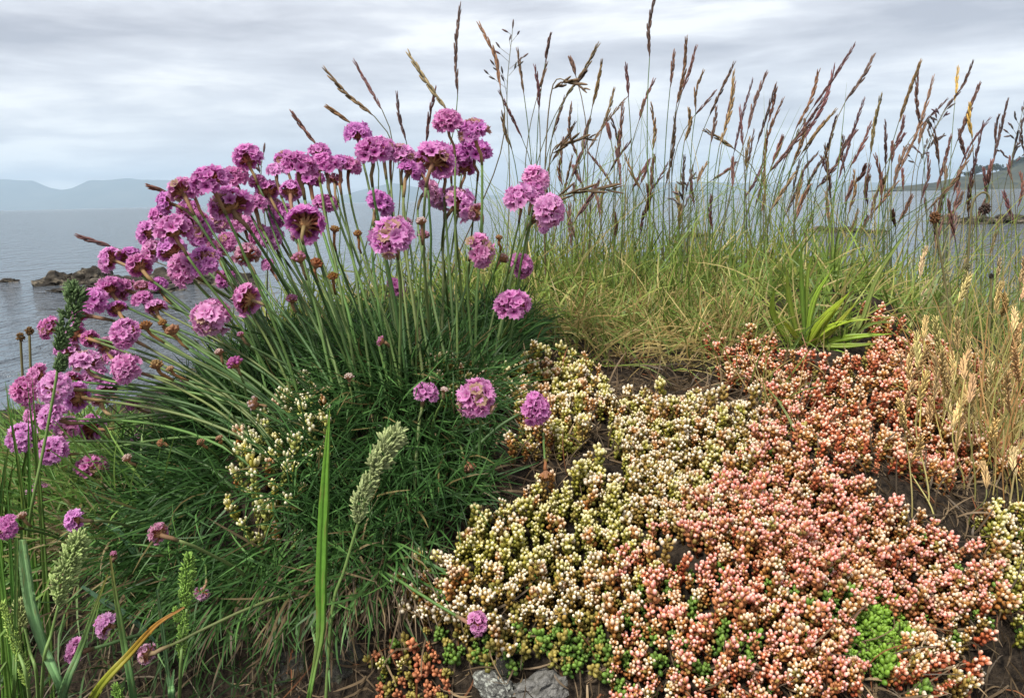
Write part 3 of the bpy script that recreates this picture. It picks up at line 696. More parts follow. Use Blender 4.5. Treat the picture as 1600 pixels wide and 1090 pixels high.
def mat_points(poly, spacing, xr, yr, seed, lift):
    rr = np.random.default_rng(seed); n = int(14 * (xr[1] - xr[0]) * (yr[1] - yr[0]) / spacing ** 2)
    x = rr.uniform(*xr, n); y = rr.uniform(*yr, n); Q = np.stack([x, y, H(x, y)], 1)
    a, b2 = proj(Q + np.array([0, -.003, lift])); edge = 9 * np.sin(a * .07) + 7 * np.sin(a * .19 + b2 * .11)
    k = inside(poly, a + edge * .6, b2 + edge)
    for hx, hy, ra, rb in HOLES: k &= ((a - hx) / ra) ** 2 + ((b2 - hy) / rb) ** 2 > 1 + .5 * np.sin(a * .3 + b2 * .2)
    Q, a, b2 = Q[k], a[k], b2[k]; keep = []; grid = {}
    for i, p in enumerate(Q):
        c = tuple((p / spacing).astype(int)); ok = True
        for dx in (-1, 0, 1):
            for dy in (-1, 0, 1):
                for dz in (-1, 0, 1):
                    for o in grid.get((c[0] + dx, c[1] + dy, c[2] + dz), ()):
                        if ((o - p) ** 2).sum() < spacing ** 2: ok = False; break
                    if not ok: break
                if not ok: break
            if not ok: break
        if ok: grid.setdefault(c, []).append(p); keep.append(i)
    return Q[keep], a[keep], b2[keep]
def build_mat(name, label, poly, xr, yr, spacing, classer, seed, lift=.017, tilt=.55, tall=1.0):
    Q, A, B = mat_points(poly, spacing, xr, yr, seed, lift)
    if seed == 3: k = ((A - 1290) / 78) ** 2 + ((B - 508) / 40) ** 2 > 1; Q, A, B = Q[k], A[k], B[k]
    if seed == 2: k = ((A - 1366) / 40) ** 2 + ((B - 972) / 58) ** 2 > 1; Q, A, B = Q[k], A[k], B[k]
    if not len(Q): print('no shoots', name); return
    order = np.argsort(((Q - CAM) ** 2).sum(1)); Q, A, B = Q[order], A[order], B[order]
    root = thing(name, label, 'plant', Q.mean(0)); org = np.array(root.location); rest = MB(); rr = random.Random(seed)
    pick = set(np.arange(len(Q))[:]) if len(Q) <= 300 else set(range(300))
    for i, (p, a, b2) in enumerate(zip(Q, A, B)):
        cls = classer(a, b2, rr); v = rr.randrange(NV)
        arr, barr, me, mbm = SHOOT[cls, v]
        n = normal(p[0], p[1]); n[2] = abs(n[2])
        d = unit(n * tilt + np.array([rr.gauss(0, .16), rr.gauss(0, .16) - .03, 1 - tilt * .6]))
        s = rr.choice((.56, .64, .7, .76, .88)) * rr.uniform(.92, 1.08); sz = s * rr.uniform(.95, 1.4) * tall
        q = Vector(d).to_track_quat('Z', 'Y') @ Quaternion((0, 0, 1), rr.uniform(0, 6.28))
        if i in pick:
            o = link('shoot', me, root); o.location = Vector(p - org); o.rotation_mode = 'QUATERNION'; o.rotation_quaternion = q; o.scale = (s, s, sz)
            if mbm: link('bud_cluster', mbm, o)
        else:
            Rm = np.array(q.to_matrix()) @ np.diag([s, s, sz])
            for ar in (arr, barr):
                if ar is None: continue
                rest.add(ar[0] @ Rm.T + (p - org), ar[1] * rr.uniform(.88, 1.12), ar[2], ar[3])
    if rest.n:
        o = rest.obj('shoots', M_SED, root); o['kind'] = 'stuff'
    print(name, len(Q), 'shoots')
def pickc(rr, *pairs):
    x = rr.random() * sum(p[1] for p in pairs)
    for c, wgt in pairs:
        x -= wgt
        if x <= 0: return c
    return pairs[-1][0]
def nz(a, b2, s): return mnoise.noise(Vector((a / s, b2 / s, 3.3)))
def cls_front(a, b2, rr):
    n = nz(a, b2, 70); a += rr.gauss(0, 34); b2 += rr.gauss(0, 20)
    if a < 980 and b2 > 955 + 25 * n: return pickc(rr, ('green', 5), ('olive', 3), ('white', .5))
    if a < 985: 
        if b2 < 875: return pickc(rr, ('cream', 5), ('white', 1.5), ('olive', 1), ('rust', .4 + max(0, n) * 3))
        return pickc(rr, ('white', 5), ('rust', 1.5), ('olive', .8), ('green', 1.2 if n > .1 else .4))
    edge = 1225 - (b2 - 640) * .95
    if a < edge + 60 * n: return pickc(rr, ('white', 4.5), ('cream', 2), ('rust', 1.5), ('olive', .5))
    if n < -.28 and b2 > 880: return pickc(rr, ('green', 3), ('rust', 2), ('pink', 2))
    return pickc(rr, ('pink', 5), ('rust', 2.6), ('red', 1), ('white', .9), ('green', .25))
FRONT_PALE = [(640,895),(700,830),(740,795),(800,765),(870,735),(960,700),(945,640),(950,600),(1040,598),(1130,622),(1200,632),(1245,680),(1180,760),(1090,830),(1000,870),(985,950),(980,1010),(900,1012),(850,985),(800,1005),(745,1000),(690,1000),(690,960),(630,930)]
FRONT_PINK = [(1235,685),(1330,735),(1420,775),(1500,830),(1570,870),(1570,920),(1500,940),(1440,945),(1400,960),(1360,1010),(1340,1120),(980,1120),(945,1045),(980,1010),(985,950),(1000,870),(1090,830),(1180,760)]
build_mat('stonecrop_mat', 'broad mat of white and cream budded stonecrop in front of the yellow grass', FRONT_PALE, (-.12, .22), (.31, .62), .0036, cls_front, 1)
build_mat('stonecrop_mat', 'broad mat of coral pink budded stonecrop spilling down the mound', FRONT_PINK, (.02, .36), (.28, .62), .0036, cls_front, 2)
build_mat('stonecrop_mat', 'russet red stonecrop mat on the hump behind the pink mat', [(1100,520),(1180,515),(1250,545),(1310,540),(1335,490),(1370,478),(1430,510),(1490,550),(1620,590),(1620,700),(1500,720),(1480,770),(1400,765),(1330,725),(1250,675),(1200,600),(1130,570)], (.12, .52), (.44, .85), .0052,
          lambda a, b2, rr: pickc(rr, ('red', 5), ('rust', 3), ('pink', .8), ('olive', .5), ('coral', .7)), 3)
build_mat('stonecrop_mat', 'cream budded stonecrop along the edge of the thrift cushion', [(650,560),(700,545),(800,575),(830,545),(900,550),(965,575),(960,620),(900,690),(830,720),(800,690),(815,640),(790,600),(690,600)], (-.12, .12), (.45, .72), .0045,
          lambda a, b2, rr: pickc(rr, ('cream', 4), ('white', 2), ('rust', 1.6), ('olive', 1)), 4)
build_mat('stonecrop_mat', 'cream stonecrop shoots poking through the dark thrift cushion', CREAM, (-.3, -.05), (.38, .62), .0062,
          lambda a, b2, rr: pickc(rr, ('lemon', 5), ('cream', 1.5), ('rust', .6)), 5, .024, .3, 1.3)
build_mat('stonecrop_mat', 'small stonecrop clump with orange rosettes hanging on the dark bank', [(585,1000),(620,975),(690,985),(700,1040),(690,1120),(590,1120)], (-.12, .0), (.28, .42), .0046,
          lambda a, b2, rr: pickc(rr, ('cream', 2 if b2 < 1030 else .2), ('olive', 3), ('coral', 3), ('green', 1.5)), 6, .014)
build_mat('stonecrop_mat', 'bright lime green rosette cushion enclosed by the pink stonecrop', [(1325,905),(1395,910),(1415,975),(1390,1045),(1340,1040),(1318,970)], (.12, .26), (.30, .46), .0034,
          lambda a, b2, rr: 'lime', 7, .012)
build_mat('stonecrop_mat', 'stonecrop clump with white pink buds overhanging the bare black soil', [(1405,950),(1470,930),(1560,905),(1565,950),(1520,985),(1500,1060),(1420,1075),(1395,1030)], (.16, .32), (.28, .46), .0046,
          lambda a, b2, rr: pickc(rr, ('rust', 3), ('red', 2), ('white', 2), ('green', .8), ('coral', .6)), 8)
build_mat('stonecrop_mat', 'pale budded stonecrop growing beyond the dry hay grass', [(1530,790),(1620,760),(1620,960),(1590,965),(1575,880)], (.2, .42), (.36, .6), .0048,
          lambda a, b2, rr: pickc(rr, ('cream', 4), ('white', 2), ('green', 1.2), ('rust', .6)), 9)

mb = MB()
LIT = [((.09, .065, .04), .45), ((.17, .12, .07), .35), ((.28, .20, .11), .12), ((.22, .09, .04), .08)]
for poly, cnt, yr in (([(690,560),(850,560),(960,560),(1250,600),(1240,700),(960,720),(860,760),(740,860),(700,840)], 1500, (.36, .72)), ([(1180,560),(1620,600),(1620,1000),(1420,900),(1240,690)], 1300, (.34, .72)), ([(400,950),(700,900),(1000,1050),(1600,940),(1620,1150),(400,1150)], 900, (.28, .46))):
    needle_field(mb, cnt, poly, (-.2, .45), yr, (.008, .034), (.0003, .0007), LIT, .12, .1, .05, (0, .9), .5, 6, None, .2)
tag(mb.obj('soil_litter', M_LEAF), 'brown twigs and dead needles strewn over the dark soil', 'litter', None, 'stuff')

# ------------------------------------------------------------------ back grass sward and straw
sw = [(790,480),(860,420),(960,400),(1100,400),(1250,420),(1350,450),(1450,490),(1620,560),(1620,640),(1500,620),(1480,545),(1360,480),(1240,550),(1120,530),(1000,560),(880,560),(800,540)]
back = [(-.02,.70),(.62,.70)]
mb = MB()
def sward(n, xr, yr, length, width, cols, lean, spread, droop, keep=None):
    x = NR.uniform(*xr, n * 3); y = NR.uniform(*yr, n * 3)
    if keep is not None: k = keep(x, y); x = x[k]; y = y[k]
    x = x[:n]; y = y[:n]; n = len(x); P0 = np.stack([x, y, H(x, y) - .003], 1)
    d = unit(np.array([lean, 0, 1.0]) + NR.normal(0, spread, (n, 3)) * np.array([1, 1, .3])); Lg = NR.uniform(*length, n); segs = 6; pos = P0.copy(); Pt = [pos.copy()]
    curl = NR.normal(0, .12, (n, 3))
    for s in range(segs):
        pos = pos + d * (Lg / segs)[:, None]; d = unit(d + np.array([0, 0, -1.0]) * droop * NR.uniform(.2, 1.6, (n, 1)) + curl); Pt.append(pos.copy())
    Pt = np.stack(Pt, 1); Pt[..., 2] = np.maximum(Pt[..., 2], H(Pt[..., 0], Pt[..., 1]) + .001)
    side = unit(np.cross(d, CAM - P0) + NR.normal(0, .5, (n, 3)) * .5)
    W = NR.uniform(*width, n)[:, None] * np.array([.9, 1, 1, .9, .75, .5, .1])[None]
    ci = NR.choice(len(cols), n, p=[c[1] for c in cols]); C = np.array([c[0] for c in cols])[ci] * NR.uniform(.65, 1.35, (n, 1))
    ribbons(mb, Pt, side, W, C)
def pxkeep(poly):
    def f(x, y):
        a, b2 = proj(np.stack([x, y, H(x, y)], 1)); return inside(poly, a, b2)
    return f
GREEN = [((.12, .19, .034), .3), ((.19, .27, .048), .33), ((.29, .32, .075), .2), ((.40, .33, .13), .17)]
sward(900, (.40, .75), (.66, 1.02), (.02, .06), (.0004, .0008), GREEN, .08, .4, .10)
sward(3700, (-.06, .42), (.66, 1.02), (.03, .085), (.0005, .0010), GREEN, .08, .45, .10)
sward(1000, (-.02, .70), (.72, 1.02), (.09, .20), (.0003, .00055), GREEN, .12, .22, .04)
sward(1500, (.0, .4), (.62, .80), (.02, .055), (.0005, .0010), GREEN, .05, .6, .14)
sward(700, (-.25, .02), (.60, .80), (.03, .08), (.0005, .0009), GREEN, -.05, .4, .08)
sward(220, (.20, .30), (.56, .68), (.03, .075), (.0005, .0010), GREEN, .1, .5, .10, pxkeep([(1195,490),(1330,480),(1350,545),(1210,560)]))
tag(mb.obj('meadow_grass', M_LEAF), 'tangled green grass on the crest of the mound in front of the sea', 'grass', None, 'stuff')
mb = MB()
sward(2600, (.36, 1.3), (.15, 1.05), (.03, .10), (.0005, .0010), GREEN, .05, .45, .10, lambda x, y: x > .40 + .35 * np.maximum(y - .4, 0))
sward(2200, (-1.3, -.40), (.2, 1.05), (.03, .10), (.0005, .0010), GREEN, -.05, .45, .10, lambda x, y: x < -.42 - .4 * np.maximum(y - .5, 0))
tag(mb.obj('bank_grass', M_LEAF), 'rough grass covering the shoulders of the mound beyond the plants', 'grass', None, 'stuff')
mb = MB()
STRAW = [((.46, .37, .14), .35), ((.34, .24, .09), .2), ((.20, .26, .06), .45)]
sward(1400, (.0, .28), (.56, .76), (.03, .065), (.0004, .0008), STRAW, 0, .8, .16, pxkeep([(850,530),(900,490),(1000,480),(1130,490),(1200,530),(1150,580),(1010,585),(900,570)]))
sward(500, (.1, .34), (.46, .76), (.03, .07), (.0004, .0008), STRAW + [], 0, .7, .14, pxkeep([(1100,560),(1190,540),(1260,690),(1330,760),(1270,740),(1180,640)]))
tag(mb.obj('straw_tangle', M_LEAF), 'yellow straw tangled between the green grass and the stonecrop', 'straw', None, 'stuff')
mb = MB()
sward(1100, (.28, .56), (.42, .85), (.05, .13), (.0003, .0006), [((.40, .32, .12), .45), ((.28, .28, .08), .35), ((.46, .26, .10), .2)], .05, .28, .05, pxkeep([(1400,800),(1470,640),(1620,600),(1620,800),(1560,860),(1440,850)]))
sward(260, (.3, .5), (.40, .62), (.03, .07), (.001, .0024), [((.50, .30, .12), .5), ((.42, .36, .12), .3), ((.26, .34, .07), .2)], .1, .35, .06, pxkeep([(1450,780),(1520,730),(1600,740),(1600,860),(1480,860)]))
sward(420, (.3, .75), (.62, .95), (.03, .09), (.0004, .0009), [((.16, .22, .06), .5), ((.33, .30, .13), .5)], .1, .25, .05, pxkeep([(1380,500),(1620,540),(1620,650),(1480,620)]))
tag(mb.obj('dry_hay', M_LEAF), 'dry yellow hay grass rising beside the red stonecrop', 'grass', None, 'stuff')

# ------------------------------------------------------------------ seed-headed grass stalks
def spike(mb, P, wid, col, n, rr, spread=.35, minl=.008):
    """overlapping spikelets along the curve P (base to tip)"""
    K = len(P); T = unit(np.gradient(P, axis=0)); Lh = np.linalg.norm(np.diff(P, axis=0), axis=1).sum()
    for k in range(n):
        f = (k + .3) / n; i = f * (K - 1); a = int(i); p = P[a] + (P[min(a + 1, K - 1)] - P[a]) * (i - a); t = T[a]
        s, u, _ = frame(t); an = k * 2.4 + rr.uniform(-.5, .5); o = math.cos(an) * s + math.sin(an) * u
        taper = .45 + 1.1 * math.sin(math.pi * min(1, f * .85 + .12)) * .6
        d = unit(t + o * spread * rr.uniform(.5, 1.2)); ln = max(Lh / n * rr.uniform(2.6, 3.6), minl)
        c = np.array(col) * rr.uniform(.65, 1.35)
        lozenge(mb, p + o * wid * .25 * taper, d, min(ln, Lh * (1.04 - f) + wid), wid * .36 * taper, c * .9, c * np.array((1.7, 1.5, 1.3)), 5, .45)
ST = []
def S(s):
    for t in s.split(): ST.append([int(v) for v in t.split(',')])
S('510,111,585,182 555,98,597,172 512,168,551,194 620,148,635,222 640,86,700,175 680,140,666,225 719,10,715,150 749,39,782,140 781,145,816,217 785,178,800,235 809,79,819,150 860,55,852,98 836,105,842,175 854,100,837,160 891,92,900,120')
S('933,72,882,154 915,111,896,135 882,154,861,220 940,98,925,170 959,140,942,198 978,102,982,154 978,154,918,237 973,165,966,248 892,165,903,248 1022,0,1015,91 1021,127,998,190 1018,165,1020,237 1072,63,1057,165 1053,82,1047,138 1087,75,1065,146 1098,113,1087,176 1117,143,1084,182 1077,173,1069,223 1055,183,1040,289 1146,101,1108,182 1146,116,1124,228 1148,131,1130,215 1175,128,1146,242 1197,116,1168,206 1212,134,1182,228 1222,158,1194,275 1119,168,1110,226 1105,255,1090,286 1149,255,1110,283 919,238,962,299 978,245,1003,300 896,261,910,289 1178,205,1168,264 1156,168,1161,234 1102,204,1149,234')
S('1212,136,1200,192 1278,114,1243,203 1334,72,1269,170 1303,107,1250,225 1291,148,1228,236 1364,88,1321,159 1306,184,1283,264 1304,174,1250,244 1265,195,1200,272 1349,158,1310,280 1376,151,1360,242 1360,195,1327,264 1320,224,1274,297 1437,99,1404,192 1434,114,1441,209 1457,125,1404,269 1412,184,1398,225 1394,224,1393,258 1479,156,1437,200 1519,99,1475,173 1529,134,1495,222 1545,187,1500,260 1519,233,1448,330 1536,195,1511,308 1574,159,1551,258 1561,181,1555,225 1401,286,1365,332 1335,269,1325,335 1384,275,1360,349 1358,277,1355,320 1424,308,1404,349 1291,302,1298,354 1252,285,1243,325 1537,265,1543,310 1569,302,1585,352 1595,272,1590,324 1485,215,1462,300 1250,250,1238,300 1340,330,1325,380 1475,340,1460,400')
S('457,177,497,229 123,369,177,386 233,291,263,301')
GOLD = {(1497,107), (1515,165)}
ST += [[1497, 107, 1492, 159], [1515, 165, 1519, 217]]
for _ in range(84):
    tx = R.uniform(840, 1600); ty = R.uniform(185, 345); ln = R.uniform(25, 75); a = R.uniform(-.25, .6)
    ST.append([tx, ty, tx - ln * math.sin(a), ty + ln * math.cos(a)])
GRL = {'top': 'tallest purple brown grass spike standing above all the others',
       'left': 'purple brown grass spike poking up between the pink thrift flowers',
       'main': 'slender purple brown grass spike in the stand of tall grass on the crest',
       'gold': 'golden yellow bristly grass spike among the purple ones'}
def stalk(tx, ty, hx, hy, Y, base, label, group, wid, col, n, stemcol, name='grass_stalk', stem_r=.0005, spread=.3, minl=.008):
    tip = at(tx, ty, Y + R.uniform(-.015, .015)); hb = at(hx, hy, Y)
    t = thing(name, label, 'grass', base, group)
    dirn = unit(hb - tip); Ld = np.linalg.norm(hb - base)
    m1 = hb + dirn * Ld * .33; m2 = base + np.array([0, 0, 1.0]) * Ld * .3 + (hb - base) * .08
    tt = np.linspace(0, 1, 12)[:, None]
    C = (1 - tt) ** 3 * base + 3 * (1 - tt) ** 2 * tt * m2 + 3 * (1 - tt) * tt ** 2 * m1 + tt ** 3 * hb
    C[0, 2] -= .003
    mb = MB(); tube(mb, C - base, np.linspace(stem_r * 1.2, stem_r * .8, 12), stemcol, 4, False); mb.obj('stem', M_STEM, t)
    Lh = np.linalg.norm(tip - hb); sag = np.array([R.gauss(0, .04), R.gauss(0, .04), 0]) * Lh
    P = resample([hb, (hb + tip) / 2 + sag, tip], 9); mb = MB()
    tube(mb, P - base, np.linspace(stem_r * .8, stem_r * .3, 9), np.array(col) * .8, 3, False)
    spike(mb, P - base, wid, col, n, R, spread, minl); mb.obj('seed_head', M_SEED, t)
    return t
for tx, ty, hx, hy in ST:
    Y = R.uniform(.72, .92) if tx > 760 else R.uniform(.60, .72)
    lean = (hx - tx); bx = hx + lean * R.uniform(.5, 1.3) + R.uniform(-15, 15)
    if tx < 300: Y = .60; bx = 420
    elif tx < 760: bx = 560 + (hx - 560) * .6 + R.uniform(-20, 20)
    bp = at(bx, 480, Y); bp[2] = H(bp[0], bp[1])
    ln = math.hypot(tx - hx, ty - hy) * Y / FPX
    if (tx, ty) == (1022, 0): lab, grp = GRL['top'], None
    elif (tx, ty) in GOLD: lab, grp = GRL['gold'], 'golden grass spikes'
    elif tx < 760: lab, grp = ('tall ' if ty < 90 else 'low ' if ty > 250 else '') + ('upright ' if abs(hx - tx) < 20 else 'outward bent ' if tx < 600 else 'tilted ') + GRL['left'], 'grass spikes between the flowers'
    else: lab = None
    colr = jit((.115, .066, .058), .3) if R.random() < .68 else jit((.17, .12, .065), .25)
    if (tx, ty) in GOLD: colr = np.array((.40, .28, .08))
    if lab is None:
        zone = ('just behind the flower clump' if tx < 900 else 'above the yellow straw tangle' if tx < 1090 else 'behind the broad leaf tuft' if tx < 1290 else 'above the red stonecrop hump' if tx < 1470 else 'before the wooded headland')
        lean = math.degrees(math.atan2(tx - hx, hy - ty)); hgt = 'tall ' if ty < 115 else 'short ' if ty > 230 else ''
        lw = 'bowed seaward' if lean < -12 else 'bolt upright' if lean < 8 else 'slightly leaning' if lean < 22 else 'strongly leaning' if lean < 38 else 'almost toppled'
        lab = hgt + ('dark purple' if colr[0] < .13 and colr[1] < .095 else 'olive brown') + ' grass spike, ' + lw + ', ' + zone; grp = 'grass spikes ' + zone
    stem = jit((.115, .11, .05), .25) if R.random() < .6 else jit((.10, .15, .05), .2)
    stalk(tx, ty, hx, hy, Y, bp, lab, grp, .0025 * R.uniform(.75, 1.2), colr, max(14, int(ln / .0026)), stem, spread=.13)
# open panicles with hanging spikelets
def panicle(tx, ty, hx, hy, Y, label, nb=9, group=None, dense=1):
    tip = at(tx, ty, Y); hb = at(hx, hy, Y); bp = at(hx - (tx - hx) * .5, 480, Y); bp[2] = H(bp[0], bp[1])
    t = thing('grass_panicle', label, 'grass', bp, group)
    C = resample([bp, (bp + hb) / 2 + np.array([.004, 0, .01]), hb, tip], 18); mb = MB()
    tube(mb, C - bp, np.linspace(.0006, .00025, 18), (.16, .16, .09), 4, False); mb.obj('stem', M_STEM, t)
    mb = MB(); Lh = np.linalg.norm(tip - hb)
    for k in range(nb):
        f = k / nb; p = hb + (tip - hb) * f; a = R.uniform(0, 6.28); d = unit(np.array([math.cos(a), math.sin(a) * .4, .75])); ln = Lh * (.34 * (1 - f) + .08)
        e = p + d * ln * R.uniform(.6, 1); tube(mb, [p - bp, (p + e) / 2 - bp, e - bp], .0002, (.16, .14, .09), 3, False)
        for j in range(dense + (1 if f < .5 else 0)):
            q = p + (e - p) * (1 - .35 * j); dd = unit(d + np.array([R.gauss(0, .3), R.gauss(0, .3), R.gauss(0, .3)])); c = jit((.10, .075, .07), .3)
            lozenge(mb, q - bp, dd, .0065, .0009, c, c * 1.3, 5, .45)
    lozenge(mb, tip - bp, unit(tip - hb), .008, .0009, (.11, .08, .07), (.15, .1, .09), 5)
    mb.obj('seed_head', M_SEED, t)
panicle(801, 45, 792, 150, .72, 'airy open grass panicle with separate dark spikelets above the flowers', 10)
panicle(1478, 170, 1435, 262, .75, 'bushy open grass panicle with many dark spikelets among the spikes', 15, None, 2)
panicle(1600, 165, 1580, 260, .75, 'open grass panicle in front of the wooded headland', 12, None, 2)
panicle(1080, 270, 1066, 330, .74, 'short dark open grass panicle low in the tall grass', 9, None, 2)
panicle(412, 240, 408, 275, .58, 'tiny open grass panicle behind the lone pink flower', 5)
# bent dead grass straws across the stand
for pts, lab in (([(835,330),(880,305),(925,297),(962,296)], 'dark dead grass spike bent over horizontally in front of the water'),
                 ([(862,240),(890,222),(925,215)], 'dead grass blade bent sideways beside the top flowers'),
                 ([(862,140),(890,128),(915,140)], 'curled pale dead leaf hooked over the tallest spikes')):
    P = [at(x, y, .7 - .01 * i) for i, (x, y) in enumerate(pts)]; b0 = at(pts[0][0] - 8, 470, .72); b0[2] = H(b0[0], b0[1])
    t = thing('dead_grass', lab, 'grass', b0); mb = MB()
    tube(mb, resample([b0, (b0 + P[0]) / 2 + np.array([-.004, 0, .01])] + P, 20) - b0, np.linspace(.0007, .0004, 20), (.16, .12, .06), 4); mb.obj('stem', M_STEM, t)
    mb = MB(); spike(mb, resample(P, 9) - b0, .0034, (.12, .085, .05), 12, R, .25); mb.obj('seed_head', M_SEED, t)

# dry hay stalks at the right of the red stonecrop
for k in range(44):
    bx = R.uniform(1405, 1610); by = R.uniform(640, 830); base = hit(bx, by)
    if base is None: continue
    tx = bx + R.uniform(-25, 55); ty = by - R.uniform(90, 230); L1 = R.uniform(35, 65); a = R.uniform(-.2, .5)
    Y = base[1] + R.uniform(-.02, .03)
    stalk(tx, ty, tx - L1 * math.sin(a), ty + L1 * math.cos(a), Y, base, ('tall ' if by - ty > 165 else 'short ') + ('upright' if abs(tx - bx) < 14 else 'leaning') + ' straw yellow hay stalk ' + ('beside the red stonecrop' if bx < 1490 else 'beyond the pink stonecrop' if by > 735 else 'at the foot of the grass stand'), 'dry hay stalks',
          .0017 * R.uniform(.8, 1.2), jit((.48, .39, .19), .2), 40, jit((.38, .34, .11), .25), 'hay_stalk', .00045, .42, .0048)
for k in range(26):
    bx = R.uniform(1420, 1620); base = at(bx, 560, R.uniform(.62, .85)); base[2] = H(base[0], base[1]); tx = bx + R.uniform(-5, 40); ty = R.uniform(380, 520); L1 = R.uniform(35, 70)
    stalk(tx, ty, tx - L1 * .2, ty + L1, base[1], base, 'pale buff soft grass head in front of the bright water', 'buff grass heads before the water',
          .0018, jit((.40, .33, .19), .25), 36, jit((.22, .25, .10), .25), 'hay_stalk', .0005, .38, .0048)

# round brown seed heads on stalks
def knob(px, py, size, Y, pts, lab, col):
    c = at(px, py, Y); b0 = at(pts[-1][0], pts[-1][1], Y); b0[2] = H(b0[0], b0[1])
    t = thing('brown_seed_head', lab, 'seed head', b0)
    P = resample([c] + [at(x, y, Y) for x, y in pts[:-1]] + [b0], 16); mb = MB(); tube(mb, P[::-1] - b0, .0009, (.16, .14, .06), 5); mb.obj('stem', M_STEM, t)
    mb = MB(); r = size * Y / FPX / 2
    for k in range(60):
        z = 1 - 2 * (k + .5) / 60; a = k * 2.4; d = np.array([math.cos(a) * math.sqrt(1 - z * z), math.sin(a) * math.sqrt(1 - z * z), z * 1.25])
        lozenge(mb, c - b0 + d * r * .4, unit(d + np.array([R.gauss(0, .2), R.gauss(0, .2), R.gauss(0, .2)])), r * R.uniform(.4, .85), r * .17, np.array(col) * R.uniform(.6, 1.1), np.array(col) * R.uniform(.8, 1.6), 5)
    mb.obj('seeds', M_SEED, t)
knob(1461, 340, 18, .62, [(1466, 380), (1478, 450), (1490, 580)], 'upright oval brown seed head against the reef', (.13, .06, .025))
knob(1539, 326, 17, .62, [(1546, 312), (1541, 302), (1530, 303), (1518, 325), (1512, 420), (1505, 580)], 'round brown seed head hanging from a hooked stalk', (.08, .05, .04))
knob(1511, 416, 10, .62, [(1511, 450), (1508, 580)], 'small green round seed head in the pale grass', (.18, .17, .08))
knob(1549, 431, 8, .62, [(1548, 470), (1540, 600)], 'tiny black round seed head in the pale grass', (.03, .025, .02))
knob(32, 526, 13, .55, [(35, 580), (40, 640), (60, 760)], 'brown ribwort seed head, lower of the pair by the water', (.15, .085, .03))
knob(46, 517, 13, .55, [(48, 580), (50, 640), (80, 770)], 'brown ribwort seed head, higher of the pair by the water', (.15, .085, .03))

# ------------------------------------------------------------------ broad leaved grass tuft on the crest
tb = hit(1262, 540); tb[2] += .004; tb[1] -= .004; t = thing('broad_leaf_grass', 'bright yellow green tuft of broad grass leaves above the red stonecrop', 'grass', tb)
for pts, wpx, c in (
    ([(1254,535),(1285,500),(1328,456)], 15, (.30, .42, .05)), ([(1258,538),(1295,512),(1333,500)], 12, (.28, .42, .05)), ([(1272,545),(1325,527),(1394,521)], 12, (.24, .40, .04)),
    ([(1265,540),(1300,515),(1340,470)], 12, (.33, .42, .07)), ([(1285,548),(1315,553),(1346,560)], 11, (.16, .32, .035)), ([(1250,532),(1253,450),(1251,372)], 9, (.14, .27, .05)),
    ([(1238,530),(1234,470),(1228,412)], 9, (.20, .30, .06)), ([(1252,535),(1272,470),(1303,416)], 10, (.22, .36, .06)), ([(1212,530),(1208,490),(1210,450)], 12, (.20, .34, .06)),
    ([(1245,535),(1235,515),(1222,500)], 10, (.32, .42, .08)), ([(1270,542),(1335,520),(1372,430),(1428,347)], 9, (.21, .30, .09)), ([(1250,530),(1262,430),(1275,385)], 7, (.18, .28, .06)), ([(1262,540),(1310,505),(1362,498)], 11, (.30, .42, .06)), ([(1262,542),(1292,498),(1318,470)], 13, (.34, .44, .06)), ([(1268,545),(1320,540),(1375,536)], 10, (.22, .36, .05))):
    Y = tb[1]; P = [tb + np.array([(pts[0][0] - 1262) * .0003, 0, -.003])] + [at(x, y, Y - .012 * i) for i, (x, y) in enumerate(pts)][1:]
    mb = MB(); h = .85 * wpx * Y / FPX / 2; blade(mb, [p - tb for p in P], [h * .45, h * .9, h, h * .6, h * .05], np.minimum(jit(np.array(c) * np.array((1.75, 1.55, 1.4)), .12), .8), 14, .18, None, tb); mb.obj('leaf', M_FRESH, t)

# ------------------------------------------------------------------ foreground grasses in front of the bank
def fg_base(px, py=1170):
    p = hit(px, py); return p if p is not None else at(px, py, .36)
def leafy(label, pts, wpx, cols, Y, name='grass_plant', fold=.3, base=None):
    b0 = fg_base(pts[-1][0] + (pts[-1][0] - pts[-2][0]) * .4) if base is None else base
    P = [at(x, y, Y) for x, y in pts]; 
    P = P + [b0]
    t = thing(name, label, 'grass', b0); mb = MB(); h = [1.0 * wp * Y / FPX / 2 for wp in wpx] + [wpx[-1] * Y / FPX / 2.4]
    blade(mb, [p - b0 for p in P], h, np.array(cols, float), 40, fold, None, b0); mb.obj('leaf', M_LEAF, t); return t
GB = (.20, .38, .15); GY = (.30, .42, .04)
leafy('wide blunt tipped blue green grass blade in front of the bank', [(33,843),(38,880),(48,945),(68,1010),(98,1085)], [15, 17, 18, 15, 13], [(.30,.50,.20), (.27,.46,.20), (.24,.43,.18), GB, GB], .36)
leafy('pointed grass blade with yellow tip crossing a pink flower', [(168,897),(150,945),(125,1015),(98,1085)], [2, 6, 11, 15], [(.30,.28,.06), (.17,.27,.08), (.14,.26,.10), GB], .35)
leafy('upright narrow grass blade tapering to a yellowed tip', [(172,868),(180,925),(193,1000),(208,1088)], [3, 7, 11, 12], [(.27,.25,.07), (.16,.26,.07), (.12,.25,.08), GB], .36)
leafy('curved grass blade with orange tip and bright green base', [(288,948),(245,975),(205,1018),(145,1090)], [3, 8, 12, 15], [(.40,.20,.07), (.46,.24,.04), (.34,.38,.04), (.18,.36,.04)], .35)
leafy('dark wet blue green leaf arching behind the flowers', [(150,808),(185,830),(215,870),(245,930)], [3, 9, 11, 8], [(.07,.15,.075)] * 4, .43, base=hit(260, 990))
